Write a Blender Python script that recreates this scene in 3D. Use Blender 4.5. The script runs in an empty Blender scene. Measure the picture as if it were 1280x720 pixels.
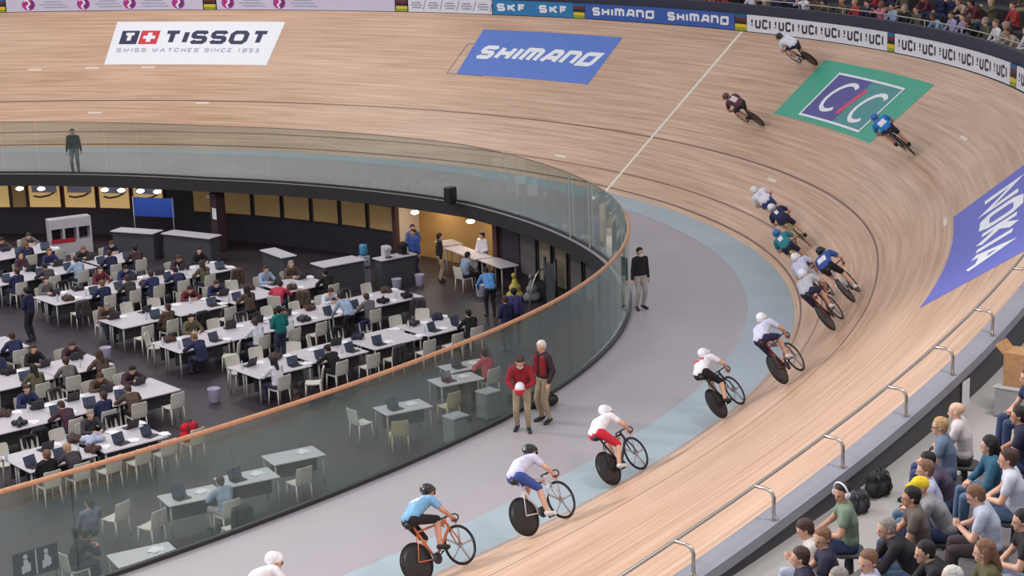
import math, random
import numpy as np
# ---------------------------------------------------------------- plan of the place (metres; z = 0 is the flat infield apron)
# station every 3 m along the inner edge of the track from s = -75: x, y, banking angle, x and y of the glass barrier
TRACK = [
    (-21.96,59.45,0.0214,-17.94,58.76), (-22.46,56.49,0.0214,-18.44,55.81), (-22.97,53.54,0.0214,-18.95,52.85), (-23.47,50.58,0.0214,-19.45,49.89),
    (-23.98,47.62,0.0411,-19.96,46.93), (-24.48,44.66,0.1046,-20.46,43.99), (-24.96,41.70,0.1636,-20.94,41.07), (-25.41,38.74,0.2205,-21.37,38.17),
    (-25.79,35.76,0.2759,-21.74,35.30), (-26.08,32.78,0.3302,-22.01,32.47), (-26.24,29.78,0.3837,-22.16,29.67), (-26.24,26.79,0.4365,-22.16,26.91),
    (-26.04,23.79,0.4886,-22.00,24.21), (-25.61,20.83,0.5399,-21.66,21.57), (-24.91,17.91,0.5906,-21.08,19.03), (-23.92,15.09,0.6407,-20.21,16.63),
    (-22.60,12.39,0.6901,-19.07,14.40), (-20.95,9.89,0.6917,-17.65,12.38), (-18.99,7.61,0.6906,-15.98,10.56), (-16.76,5.61,0.6898,-14.10,8.96),
    (-14.29,3.89,0.6890,-12.02,7.62), (-11.65,2.48,0.6884,-9.78,6.52), (-8.85,1.38,0.6882,-7.44,5.67), (-5.96,0.60,0.6884,-5.02,5.05),
    (-2.99,0.15,0.6890,-2.54,4.69), (0.00,0.01,0.6903,-0.02,4.58), (2.99,0.17,0.6923,2.51,4.71), (5.96,0.63,0.6953,5.04,5.08),
    (8.86,1.38,0.6988,7.53,5.68), (11.68,2.40,0.7027,9.97,6.52), (14.40,3.67,0.7072,12.34,7.59), (16.99,5.18,0.7123,14.62,8.87),
    (19.45,6.91,0.7171,16.80,10.36), (21.75,8.84,0.7207,18.85,12.02), (23.88,10.95,0.7230,20.77,13.87), (25.85,13.22,0.7245,22.55,15.87),
    (27.64,15.63,0.6700,24.20,18.02), (29.29,18.15,0.6084,25.75,20.32), (30.80,20.74,0.5461,27.22,22.73), (32.22,23.38,0.4827,28.60,25.24),
    (33.56,26.07,0.4180,29.91,27.83), (34.84,28.78,0.3520,31.17,30.48), (36.09,31.51,0.2847,32.39,33.17), (37.31,34.25,0.2155,33.60,35.89),
    (38.52,36.99,0.1435,34.81,38.62), (39.72,39.74,0.0646,36.01,41.37), (40.92,42.49,0.0543,37.22,44.12), (42.13,45.24,0.0543,38.42,46.86),
    (43.33,47.99,0.0543,39.62,49.61), (44.54,50.73,0.0543,40.83,52.36), (45.74,53.48,0.0543,42.03,55.11),
]
WIDTH, STAYER, GLASS_H, PIT = 7.72, 2.57, 1.95, -2.8
_T = np.array(TRACK)
def plan(s):
    x = min(max((s + 75.0) / 3.0, 1.0), len(_T) - 3.001)
    i = int(x); t = x - i
    a, b, c, d = _T[i-1], _T[i], _T[i+1], _T[i+2]
    q = 0.5 * (2*b + (c-a)*t + (2*a-5*b+4*c-d)*t*t + (3*b-a-3*c+d)*t**3)
    dq = 0.5 * ((c-a) + 2*(2*a-5*b+4*c-d)*t + 3*(3*b-a-3*c+d)*t*t)
    T = dq[:2] / np.hypot(*dq[:2])
    return q, T
def surf(s, w, h=0.0):
    "point on the banked track: s along, w up the slope (negative w: flat apron), h above the surface; with normal and direction of travel"
    q, T = plan(s); N = np.array([T[1], -T[0]]); b = q[2] if w > 0 else 0.0
    p = np.array([q[0] + N[0]*w*math.cos(b), q[1] + N[1]*w*math.cos(b), w*math.sin(b)])
    n = np.array([-N[0]*math.sin(b), -N[1]*math.sin(b), math.cos(b)])
    return p + n*h, n, np.array([T[0], T[1], 0.0])
def outer(s, d=0.0, z=0.0):
    "point d metres outside the top edge of the track, z above that edge"
    q, T = plan(s); N = np.array([T[1], -T[0]]); r = WIDTH*math.cos(q[2]) + d
    return np.array([q[0] + N[0]*r, q[1] + N[1]*r, WIDTH*math.sin(q[2]) + z])
def rim(s, d=0.0, z=0.0):
    "point on the glass line, d metres towards the track"
    q, T = plan(s); a, _ = plan(s-.5); b, _ = plan(s+.5)
    G = b[3:5] - a[3:5]; G = G / np.hypot(*G); N = np.array([G[1], -G[0]])
    return np.array([q[3] + N[0]*d, q[4] + N[1]*d, z])
rim0 = rim
def rim(s, d=0.0, z=0.0): return rim0(s, d - 1.4*min(1.0, max(0.0, (s+6)/14.0)), z)      # on the far side the slab reaches further over the pit
CAM = (2275.75, 0.23893, -0.03371, 11.50029, -45.98726, 47.89506, -0.8309)
f, pitch, roll, HH, CX, CY, yaw = CAM
_fw = np.array([math.cos(yaw)*math.cos(pitch), math.sin(yaw)*math.cos(pitch), -math.sin(pitch)])
_rt = np.array([math.sin(yaw), -math.cos(yaw), 0.0]); _up = np.cross(_rt, _fw)
RT = math.cos(roll)*_rt + math.sin(roll)*_up; UP = -math.sin(roll)*_rt + math.cos(roll)*_up
E1 = np.array([math.cos(math.radians(-97)), math.sin(math.radians(-97)), 0.0]); E2 = np.array([-E1[1], E1[0], 0.0])   # along and across the rows of tables
def pit(u, v, z=PIT):
    p = E1*u + E2*v; return np.array([p[0], p[1], z])
import bpy, bmesh
from mathutils import Vector, Matrix
SC = bpy.context.scene
COL = SC.collection
R = random.Random(7)
V = lambda *a: np.array(a, float)
def unit(a):
    a = np.asarray(a, float); return a / max(1e-9, np.linalg.norm(a))
# ---------------------------------------------------------------- materials
_MATS = {}
def mat(name, col, rough=.6, var=.0, scale=8.0, metal=0.0, emit=0.0, bump=0.0, coat=0.0):
    "one procedural material: base colour with a little noise in it"
    if name in _MATS: return _MATS[name]
    m = bpy.data.materials.new(name); m.use_nodes = True
    nt = m.node_tree; b = nt.nodes['Principled BSDF']
    b.inputs['Roughness'].default_value = rough; b.inputs['Metallic'].default_value = metal
    b.inputs['Coat Weight'].default_value = coat
    b.inputs['Base Color'].default_value = (*col, 1)
    if var or bump:
        tc = nt.nodes.new('ShaderNodeTexCoord'); nz = nt.nodes.new('ShaderNodeTexNoise')
        nz.inputs['Scale'].default_value = scale; nz.inputs['Detail'].default_value = 4
        nt.links.new(tc.outputs['Object'], nz.inputs['Vector'])
        if var:
            cr = nt.nodes.new('ShaderNodeValToRGB')
            cr.color_ramp.elements[0].position = .3; cr.color_ramp.elements[1].position = .7
            cr.color_ramp.elements[0].color = (*[c*(1-var) for c in col], 1)
            cr.color_ramp.elements[1].color = (*[min(1, c*(1+var)) for c in col], 1)
            nt.links.new(nz.outputs['Fac'], cr.inputs['Fac']); nt.links.new(cr.outputs['Color'], b.inputs['Base Color'])
        if bump:
            bp = nt.nodes.new('ShaderNodeBump'); bp.inputs['Strength'].default_value = bump; bp.inputs['Distance'].default_value = .02
            nt.links.new(nz.outputs['Fac'], bp.inputs['Height']); nt.links.new(bp.outputs['Normal'], b.inputs['Normal'])
    if emit:
        b.inputs['Emission Color'].default_value = (*col, 1); b.inputs['Emission Strength'].default_value = emit
    _MATS[name] = m
    return m
def srgb(*c): return tuple(((x/255+.055)/1.055)**2.4 if x > 10 else x/255/12.92 for x in c)
def cloth(name, *c): return mat('cloth_'+name, srgb(*c), .85, .12, 14, bump=.15)
# ---------------------------------------------------------------- mesh builder
class MB:
    def __init__(self): self.v = []; self.f = []; self.m = []; self.uv = None
    def add(self, vs, fs, mi=0):
        n = len(self.v); self.v += [tuple(map(float, p)) for p in vs]
        self.f += [tuple(n+i for i in q) for q in fs]; self.m += [mi]*len(fs); return self
    def box(self, c, size, mi=0, ax=None, taper=1.0):
        c = np.asarray(c, float); A = np.eye(3) if ax is None else np.array([unit(a) for a in ax])
        h = np.array(size)/2.0; vs = []
        for z in (-1, 1):
            k = taper if z > 0 else 1.0
            for x, y in ((-1,-1),(1,-1),(1,1),(-1,1)): vs.append(c + A[0]*x*h[0]*k + A[1]*y*h[1]*k + A[2]*z*h[2])
        return self.add(vs, [(3,2,1,0),(4,5,6,7),(0,1,5,4),(1,2,6,5),(2,3,7,6),(3,0,4,7)], mi)
    def rbox(self, c, size, r, mi=0, ax=None, n=3):
        "box with rounded vertical corners and a softened top edge"
        c = np.asarray(c, float); A = np.eye(3) if ax is None else np.array([unit(a) for a in ax])
        h = np.array(size)/2.0; r = min(r, h[0]*.98, h[1]*.98); ring = []
        for k, (sx, sy) in enumerate(((1,1),(-1,1),(-1,-1),(1,-1))):
            for i in range(n+1):
                a = math.pi/2*(k + i/n); ring.append((sx*(h[0]-r)+r*math.cos(a), sy*(h[1]-r)+r*math.sin(a)))
        e = min(r*.5, h[2]*.6); L = [(-h[2],1-e/max(h[0],h[1])),(-h[2]+e,1),(h[2]-e,1),(h[2],1-e/max(h[0],h[1]))]
        vs = [c + A[0]*x*k + A[1]*y*k + A[2]*z for z, k in L for x, y in ring]; N = len(ring)
        fs = [(j*N+i, j*N+(i+1)%N, (j+1)*N+(i+1)%N, (j+1)*N+i) for j in range(3) for i in range(N)]
        return self.add(vs, fs + [tuple(range(N))[::-1], tuple(range(3*N, 4*N))], mi)
    def tube(self, pts, r, n=8, mi=0, closed=False, cap=True):
        P = [np.asarray(p, float) for p in pts]; K = len(P); rs = r if hasattr(r, '__len__') else [r]*K; vs = []; up = None
        for i in range(K):
            d = unit((P[(i+1) % K] if closed or i < K-1 else P[i]) - (P[i-1] if closed or i > 0 else P[i]))
            if up is None: up = unit(np.cross(d, [0,0,1] if abs(d[2]) < .9 else [1,0,0]))
            up = unit(up - d*np.dot(up, d)); w = np.cross(d, up)
            for j in range(n):
                a = 2*math.pi*j/n; vs.append(P[i] + (up*math.cos(a) + w*math.sin(a))*rs[i])
        fs = [(i*n+j, i*n+(j+1) % n, ((i+1) % K)*n+(j+1) % n, ((i+1) % K)*n+j) for i in range(K if closed else K-1) for j in range(n)]
        if cap and not closed: fs += [tuple(range(n))[::-1], tuple(range((K-1)*n, K*n))]
        return self.add(vs, fs, mi)
    def lathe(self, c, prof, n=16, mi=0, ax=None):
        c = np.asarray(c, float); A = np.eye(3) if ax is None else np.array([unit(a) for a in ax]); vs = []
        for r, z in prof:
            for j in range(n):
                a = 2*math.pi*j/n; vs.append(c + A[0]*r*math.cos(a) + A[1]*r*math.sin(a) + A[2]*z)
        K = len(prof)
        fs = [(i*n+j, i*n+(j+1) % n, (i+1)*n+(j+1) % n, (i+1)*n+j) for i in range(K-1) for j in range(n)]
        return self.add(vs, fs + [tuple(range(n))[::-1], tuple(range((K-1)*n, K*n))], mi)
    def ball(self, c, r, n=10, mi=0, squash=(1,1,1)):
        m = max(5, n//2+1); vs = []
        for i in range(1, m):
            t = math.pi*i/m
            for j in range(n):
                a = 2*math.pi*j/n; vs.append((c[0]+r*squash[0]*math.sin(t)*math.cos(a), c[1]+r*squash[1]*math.sin(t)*math.sin(a), c[2]+r*squash[2]*math.cos(t)))
        vs += [(c[0], c[1], c[2]+r*squash[2]), (c[0], c[1], c[2]-r*squash[2])]; T = len(vs)-2
        fs = [(i*n+j, (i+1)*n+j, (i+1)*n+(j+1) % n, i*n+(j+1) % n) for i in range(m-2) for j in range(n)]
        fs += [(T, j, (j+1) % n) for j in range(n)] + [(T+1, (m-2)*n+(j+1) % n, (m-2)*n+j) for j in range(n)]
        return self.add(vs, fs, mi)
    def sheet(self, fn, us, vs, mi=0, uv=False):
        P = [[fn(u, v) for v in vs] for u in us]; nu, nv = len(us), len(vs); n0 = len(self.v)
        self.add([p for row in P for p in row], [(i*nv+j, (i+1)*nv+j, (i+1)*nv+j+1, i*nv+j+1) for i in range(nu-1) for j in range(nv-1)], mi)
        if uv:
            self.uv = self.uv or {}
            for i, u in enumerate(us):
                for j, v in enumerate(vs): self.uv[n0+i*nv+j] = (u, v)
        return self
    def slab(self, fa, fb, us, mi=0):
        "closed strip: fa(u), fb(u) give four corner points ordered round the section"
        pass
    def loft(self, secs, mi=0, cap=True):
        n = len(secs[0]); vs = [p for s in secs for p in s]
        fs = [(i*n+j, (i+1)*n+j, (i+1)*n+(j+1) % n, i*n+(j+1) % n) for i in range(len(secs)-1) for j in range(n)]
        if cap: fs += [tuple(range(n)), tuple(range((len(secs)-1)*n, len(secs)*n))[::-1]]
        return self.add(vs, fs, mi)
    def mesh(self, name, mats, smooth=False):
        me = bpy.data.meshes.new(name); me.from_pydata(self.v, [], self.f)
        for m in (mats if isinstance(mats, (list, tuple)) else [mats]): me.materials.append(m)
        me.polygons.foreach_set('material_index', self.m)
        if smooth: me.polygons.foreach_set('use_smooth', [True]*len(self.f))
        if self.uv:
            ul = me.uv_layers.new(name='UVMap')
            for l in me.loops:
                ul.data[l.index].uv = self.uv.get(l.vertex_index, (0, 0))
        if not self.uv:
            bm = bmesh.new(); bm.from_mesh(me); bmesh.ops.recalc_face_normals(bm, faces=bm.faces); bm.to_mesh(bm and me); bm.free()
        me.update(); return me
def link(name, me, parent=None, M=None, mats=None):
    o = bpy.data.objects.new(name, me); COL.objects.link(o)
    if parent is not None: o.parent = parent
    if M is not None: o.matrix_local = M
    if mats:
        for i, m in enumerate(mats):
            if m is not None and i < len(o.material_slots): o.material_slots[i].link = 'OBJECT'; o.material_slots[i].material = m
    return o
def tag(o, label, cat, group=None, kind=None):
    o['label'] = label; o['category'] = cat
    if group: o['group'] = group
    if kind: o['kind'] = kind
    return o
def empty(name, M=None):
    o = bpy.data.objects.new(name, None); COL.objects.link(o); o.empty_display_size = .2
    if M is not None: o.matrix_world = M
    return o
def structure(name, mb, m, smooth=False, parent=None):
    o = link(name, mb.mesh(name, m, smooth), parent)
    if parent is None: o['kind'] = 'structure'
    return o
def frame_at(p, x, z):
    z = unit(z); x = unit(np.asarray(x, float) - z*np.dot(x, z)); y = np.cross(z, x)
    return Matrix(((x[0], y[0], z[0], p[0]), (x[1], y[1], z[1], p[1]), (x[2], y[2], z[2], p[2]), (0, 0, 0, 1)))
def facing(p, d): return frame_at(p, (d[0], d[1], 0), (0, 0, 1))
ORD = 'first second third fourth fifth sixth seventh eighth ninth tenth eleventh twelfth thirteenth fourteenth fifteenth sixteenth seventeenth eighteenth nineteenth twentieth'.split()
ORD += ['twenty-'+w for w in ORD[:9]] + ['thirtieth'] + ['thirty-'+w for w in ORD[:9]] + ['fortieth'] + ['forty-'+w for w in ORD[:9]]
# ---------------------------------------------------------------- lettering drawn as ribbons
_S = [(1,.82),(.86,1),(.14,1),(0,.86),(0,.64),(.14,.52),(.86,.48),(1,.36),(1,.14),(.86,0),(.14,0),(0,.18)]
_O = [(.18,0),(.82,0),(1,.2),(1,.8),(.82,1),(.18,1),(0,.8),(0,.2),(.18,0)]
_C = [(1,.78),(.84,1),(.16,1),(0,.82),(0,.18),(.16,0),(.84,0),(1,.22)]
GLYPH = {'S': ([_S], .72), 'O': ([_O], .84), 'C': ([_C], .74), 'T': ([[(0,1),(1,1)],[(.5,1),(.5,0)]], .74), 'I': ([[(.5,0),(.5,1)]], .0),
 'H': ([[(0,0),(0,1)],[(1,0),(1,1)],[(0,.5),(1,.5)]], .72), 'M': ([[(0,0),(0,1),(.5,.28),(1,1),(1,0)]], .98), 'A': ([[(0,0),(.5,1),(1,0)],[(.2,.32),(.8,.32)]], .86),
 'N': ([[(0,0),(0,1),(1,0),(1,1)]], .76), 'K': ([[(0,0),(0,1)],[(1,1),(.06,.46)],[(.2,.56),(1,0)]], .72), 'F': ([[(0,0),(0,1),(1,1)],[(0,.52),(.8,.52)]], .62),
 'U': ([[(0,1),(0,.18),(.16,0),(.84,0),(1,.18),(1,1)]], .72), '!': ([[(.5,.45),(.5,1)],[(.5,.1),(.5,.28)]], .0), 'W': ([[(0,1),(.25,0),(.5,.8),(.75,0),(1,1)]], 1.0),
 'E': ([[(1,1),(0,1),(0,0),(1,0)],[(0,.5),(.8,.5)]], .6), '1': ([[(.1,.8),(.5,1),(.5,0)]], .4), '8': ([_O,[(0,.52),(1,.52)]], .66), '5': ([[(1,1),(0,1),(0,.56),(.86,.56),(1,.4),(1,.16),(.84,0),(0,0)]], .62), '3': ([[(0,1),(1,.95),(.4,.55),(1,.4),(.95,.05),(0,0)]], .6),
 'm': ([[(0,0),(0,1),(.84,1),(1,.84),(1,0)],[(.5,1),(.5,0)]], .96), 'n': ([[(0,0),(0,1),(.8,1),(1,.8),(1,0)]], .76), 'a': ([[(0,0),(.34,1),(.84,1),(1,.84),(1,0)],[(.15,.36),(1,.36)]], .84), 'o': ([[(.1,0),(.86,0),(1,.14),(1,1),(.14,1),(0,.86),(0,0),(.1,0)]], .84)}
def ribbon(mb, pts, th, fn, step, mi=0):
    P = [np.array(p, float) for p in pts]; closed = np.allclose(P[0], P[-1]) and len(P) > 3
    n = len(P)
    off = []
    for i in range(n):
        a = P[i]-P[i-1] if i > 0 else (P[-1]-P[-2] if closed else None); b = P[i+1]-P[i] if i < n-1 else (P[1]-P[0] if closed else None)
        a = b if a is None else a; b = a if b is None else b
        a = a/np.hypot(*a); b = b/np.hypot(*b); na = np.array([-a[1], a[0]]); nb = np.array([-b[1], b[0]])
        m = na+nb; m = m/max(.35, np.hypot(*m)**1); k = min(1/max(.4, float(m@na)), 1.8); off.append(m*k*th/2)
    for i in range(n-1):
        L = np.hypot(*(P[i+1]-P[i])); K = max(1, int(math.ceil(L/step)))
        us = [j/K for j in range(K+1)]
        mb.sheet(lambda t, e, i=i: fn(*(P[i]*(1-t)+P[i+1]*t + (off[i]*(1-t)+off[i+1]*t)*e)), us, (-1, 1), mi)
def write(mb, text, x0, x1, y0, y1, th, fn, gap=.28, shear=0.0, step=.25, mi=0):
    "text fitted into the box x0..x1, y0..y1 (metres on the surface given by fn)"
    H = y1-y0; tot = sum((GLYPH[c][1] if c != ' ' else .35) for c in text) + gap*(len(text)-1) + th/H*len(text)
    k = (x1-x0)/tot; x = x0; h = H-th
    for c in text:
        if c == ' ': x += (.35+gap)*k; continue
        st, w = GLYPH[c]; W = w*k
        for pl in st: ribbon(mb, [(x+th/H*k/2 + px*W + shear*(py-.5)*H, y0+th/2+py*h) for px, py in pl], th, fn, step, mi)
        x += W + (gap+th/H)*k
# ---------------------------------------------------------------- materials of the place
def wood_material():
    m = bpy.data.materials.new('lacquered_pine_strips'); m.use_nodes = True; nt = m.node_tree; b = nt.nodes['Principled BSDF']; L = nt.links.new
    uv = nt.nodes.new('ShaderNodeUVMap'); uv.uv_map = 'UVMap'; sep = nt.nodes.new('ShaderNodeSeparateXYZ'); L(uv.outputs['UV'], sep.inputs[0])
    def math_(op, a, bb=None, c=None):
        n = nt.nodes.new('ShaderNodeMath'); n.operation = op
        for k, x in enumerate((a, bb, c)):
            if x is None: continue
            if isinstance(x, (int, float)): n.inputs[k].default_value = x
            else: L(x, n.inputs[k])
        return n.outputs[0]
    s, w = sep.outputs[0], sep.outputs[1]
    def noise(sx, sy, detail=3, off=0):
        c = nt.nodes.new('ShaderNodeCombineXYZ'); L(math_('MULTIPLY', s, sx), c.inputs[0]); L(math_('MULTIPLY', w, sy), c.inputs[1]); c.inputs[2].default_value = off
        n = nt.nodes.new('ShaderNodeTexNoise'); n.inputs['Scale'].default_value = 1; n.inputs['Detail'].default_value = detail; L(c.outputs[0], n.inputs['Vector']); return n.outputs['Fac']
    streak = noise(.28, 9, 4); fine = noise(.6, 26, 3, 4); patch = noise(.11, .5, 3, 9)
    t = math_('ADD', math_('MULTIPLY', streak, .52), math_('ADD', math_('MULTIPLY', fine, .26), math_('MULTIPLY', patch, .3)))
    cr = nt.nodes.new('ShaderNodeValToRGB'); L(t, cr.inputs['Fac'])
    cr.color_ramp.elements[0].position = .40; cr.color_ramp.elements[0].color = (.46, .268, .170, 1)
    cr.color_ramp.elements[1].position = .70; cr.color_ramp.elements[1].color = (.77, .515, .375, 1)
    col = cr.outputs['Color']
    def paint(col, mask, c):
        mx = nt.nodes.new('ShaderNodeMix'); mx.data_type = 'RGBA'; L(mask, mx.inputs[0]); L(col, mx.inputs[6]); mx.inputs[7].default_value = (*c, 1); return mx.outputs[2]
    band = lambda x, c, h: math_('LESS_THAN', math_('ABSOLUTE', math_('SUBTRACT', x, c)), h)
    soft = lambda mask, k: math_('MULTIPLY', mask, k)
    col = paint(col, soft(band(w, .20, .030), .85), (.10, .04, .03))       # measuring line
    col = paint(col, soft(band(w, .87, .028), .80), (.17, .06, .045))      # sprinters' line
    col = paint(col, soft(band(w, STAYER, .030), .85), (.12, .06, .045))   # stayers' line
    col = paint(col, soft(band(s, -7.68, .055), .9), (.85, .80, .72))      # white line across the track
    for (s0, w0) in ((20.6, 4.35), (18.3, 4.4), (16.0, 4.42), (13.2, 2.45), (17.6, 1.9), (-4.2, 1.1), (-22.4, 5.9), (-27.6, 4.5), (-15.2, 2.2)):
        dot = math_('MULTIPLY', band(s, s0, .28), band(w, w0, .05)); col = paint(col, soft(dot, .7), (.85, .78, .68))   # short white tapes
    L(col, b.inputs['Base Color']); b.inputs['Roughness'].default_value = .36; b.inputs['Specular IOR Level'].default_value = .4
    bp = nt.nodes.new('ShaderNodeBump'); bp.inputs['Strength'].default_value = .05; bp.inputs['Distance'].default_value = .01; L(fine, bp.inputs['Height']); L(bp.outputs['Normal'], b.inputs['Normal'])
    return m
WOOD = wood_material()
BLUE = mat('pale_blue_paint', srgb(170, 183, 193), .5, .06, .35)
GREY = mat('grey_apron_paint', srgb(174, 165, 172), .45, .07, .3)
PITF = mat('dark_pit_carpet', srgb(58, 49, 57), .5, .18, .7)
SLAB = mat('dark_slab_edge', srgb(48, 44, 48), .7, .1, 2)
DWALL = mat('dark_pit_wall', srgb(56, 50, 60), .75, .12, 1.2)
CONC = mat('grey_concrete', srgb(168, 164, 166), .8, .08, 1.5, bump=.1)
COPE = mat('light_grey_coping', srgb(176, 172, 174), .6, .06, 2)
DARK = mat('charcoal_cladding', srgb(76, 75, 80), .7, .08, 1.2)
WALK = mat('pale_walkway', srgb(180, 174, 172), .75, .06, 1.1)
NAVY = mat('navy_panel', srgb(44, 46, 66), .6, .1, 2)
STEP = mat('dark_stand_steps', srgb(52, 48, 54), .8, .15, 2)
METAL = mat('brushed_steel', (.55, .50, .46), .3, .05, 30, metal=1)
DMETAL = mat('dark_metal', (.06, .06, .065), .4, .1, 20, metal=.6)
OAK = mat('orange_wood_handrail', srgb(198, 142, 108), .4, .12, 12)
WHITE = mat('white_laminate', srgb(208, 199, 207), .4, .03, 3)
CHAIRM = mat('ivory_plastic', srgb(224, 217, 206), .45, .03, 6)
BLACKP = mat('black_plastic', (.015, .015, .018), .4, .2, 10)
PAPER = mat('white_paper', srgb(244, 243, 247), .7, .03, 9)
def glass_material():
    m = bpy.data.materials.new('grey_green_glass'); m.use_nodes = True; nt = m.node_tree
    for n in list(nt.nodes): nt.nodes.remove(n)
    out = nt.nodes.new('ShaderNodeOutputMaterial'); tr = nt.nodes.new('ShaderNodeBsdfTransparent'); gl = nt.nodes.new('ShaderNodeBsdfGlossy'); df = nt.nodes.new('ShaderNodeBsdfDiffuse')
    tc = nt.nodes.new('ShaderNodeTexCoord'); nz = nt.nodes.new('ShaderNodeTexNoise'); nz.inputs['Scale'].default_value = .6; nt.links.new(tc.outputs['Object'], nz.inputs['Vector'])
    cr = nt.nodes.new('ShaderNodeValToRGB'); nt.links.new(nz.outputs['Fac'], cr.inputs['Fac'])
    cr.color_ramp.elements[0].color = (.82, .87, .85, 1); cr.color_ramp.elements[1].color = (.87, .91, .89, 1); nt.links.new(cr.outputs['Color'], tr.inputs['Color'])
    gl.inputs['Roughness'].default_value = .04; gl.inputs['Color'].default_value = (.9, 1, .97, 1); df.inputs['Color'].default_value = (.40, .46, .44, 1)
    geo = nt.nodes.new('ShaderNodeNewGeometry'); dt = nt.nodes.new('ShaderNodeVectorMath'); dt.operation = 'DOT_PRODUCT'
    nt.links.new(geo.outputs['Incoming'], dt.inputs[0]); nt.links.new(geo.outputs['Normal'], dt.inputs[1]); fr = None
    for op, a_, k in (('ABSOLUTE', None, 0), ('SUBTRACT', 1.0, 1), ('POWER', 5.0, 0), ('MULTIPLY_ADD', .96, 0)):      # Schlick reflectance, the same from both sides
        n = nt.nodes.new('ShaderNodeMath'); n.operation = op; nt.links.new(fr.outputs[0] if fr else dt.outputs['Value'], n.inputs[k])
        if a_ is not None: n.inputs[1-k].default_value = a_
        if op == 'MULTIPLY_ADD': n.inputs[2].default_value = .04
        fr = n
    a = nt.nodes.new('ShaderNodeMixShader'); a.inputs[0].default_value = .07; nt.links.new(tr.outputs[0], a.inputs[1]); nt.links.new(df.outputs[0], a.inputs[2])   # thin grey-green diffuse veil over the pane
    c = nt.nodes.new('ShaderNodeMixShader'); nt.links.new(fr.outputs[0], c.inputs[0]); nt.links.new(a.outputs[0], c.inputs[1]); nt.links.new(gl.outputs[0], c.inputs[2])
    nt.links.new(c.outputs[0], out.inputs['Surface']); return m
GLASS = glass_material()
rng = lambda a, b, st: [a + st*i for i in range(int(round((b-a)/st))+1)]
# ---------------------------------------------------------------- track, apron, pit
mb = MB(); mb.sheet(lambda s, w: surf(s, w)[0], rng(-66, 48, .5), [0, .1, .2, .4] + rng(.8, WIDTH, (WIDTH-.8)/12), uv=True)
structure('banked_track', mb, WOOD, True)
mb = MB(); mb.sheet(lambda s, w: surf(s, w)[0]*[1,1,0] + V(0, 0, .004), rng(-66, 48, .5), [-1.15, -.6, .001])
structure('blue_band', mb, BLUE, True)
lip = lambda s: .15
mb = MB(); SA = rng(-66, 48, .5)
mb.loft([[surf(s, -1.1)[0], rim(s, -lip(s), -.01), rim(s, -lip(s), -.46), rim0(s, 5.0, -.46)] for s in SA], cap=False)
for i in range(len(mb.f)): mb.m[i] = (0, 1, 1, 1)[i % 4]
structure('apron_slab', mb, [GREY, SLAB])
mb = MB(); pts = [rim0(s, .72, PIT) for s in rng(-60, 40, 2)]; pts += [pit(-34, 24), pit(-60, 10), pit(-60, -40)]
alc = [pit(.4, 2.5), pit(.4, -9.5), pit(-4, -9.5), pit(-4, 2.5)]
mb.add(pts, [tuple(range(len(pts)))]); mb.add([p - V(0,0,.002) for p in alc], [(0, 1, 2, 3)])
structure('floor', mb, PITF)
# back wall of the pit under the apron, with its bays of windows; an alcove opens between s = -0.6 and s = -6.7
def wallp(s, z, d=.7): return rim0(s, d, z)
mb = MB()
for a, b_ in ((-60, -6.75), (-.5, 40)):
    mb.loft([[wallp(s, PIT), wallp(s, -.5), wallp(s, -.5, .9), wallp(s, PIT, .9)] for s in rng(a, b_, (b_-a)/40)])
structure('wall_pit', mb, DWALL)
AL, AR = rim0(-.5, .7), rim0(-6.75, .7); back0, back1 = rim0(-.3, 1.9), rim0(-6.95, 1.9)
OCH = mat('lit_ochre_wall', srgb(192, 150, 92), .8, .08, .8); PALE = mat('pale_door_jamb', srgb(222, 205, 190), .7, .03, 2)
mb = MB(); mb.loft([[rim0(s, 1.85, PIT), rim0(s, 1.85, -.46), rim0(s, 2.0, -.46), rim0(s, 2.0, PIT)] for s in rng(-7.0, -.2, .4)]); structure('wall_alcove_back', mb, OCH)
mb = MB(); c = (AL + back0)/2; d = back0*V(1,1,0)-AL*V(1,1,0); mb.box(V(c[0], c[1], -1.65), (np.linalg.norm(d), .12, 2.3), ax=(d, np.cross((0,0,1), d), (0,0,1))); structure('wall_alcove_left', mb, PALE)
mb = MB(); d = back1*V(1,1,0)-AR*V(1,1,0); c = (AR*V(1,1,0)+back1*V(1,1,0))/2; mb.box(V(c[0], c[1], -1.65), (np.linalg.norm(d), .12, 2.3), ax=(d, np.cross((0,0,1), d), (0,0,1))); structure('wall_alcove_right', mb, DWALL)
mb = MB()
for s in (-.45, -6.8): mb.box(wallp(s, -1.65, .62), (.18, .18, 2.3))
structure('trim_alcove', mb, mat('brown_jamb', srgb(84, 56, 52), .7, .1, 3))
lit = mat('lit_window_glow', srgb(236, 196, 128), .8, .1, 1.2, emit=.35); dim = mat('drawn_ochre_blind', srgb(176, 142, 96), .8, .08, 1.0, emit=.10)  # emission in the blinds stands for light from behind them
beige = mat('beige_shutter', srgb(150, 136, 118), .8, .08, 1.0); grey_sh = mat('grey_shutter', srgb(104, 98, 100), .8, .08, 1.0)
brownf = mat('brown_window_frame', srgb(92, 48, 44), .6, .1, 4)
lilac = mat('lilac_print', srgb(188, 186, 214), .7, .15, 3); swoosh = mat('dark_print', srgb(88, 58, 60), .7, .1, 3)
bays = [(20.9, 19.4, 'lit'), (19.4, 18.7, 'dim')] + [(18.55-1.66*i, 18.55-1.66*i-1.46, 'lit') for i in range(4)] + [(10.6-1.58*i, 10.6-1.58*i-1.38, 'dim') for i in range(7)]
bays += [(-8.4, -9.55, 'grey'), (-9.8, -10.7, 'beige'), (-11.0, -11.95, 'beige'), (-12.2, -13.2, 'grey'), (-13.5, -14.6, 'grey')]
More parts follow.
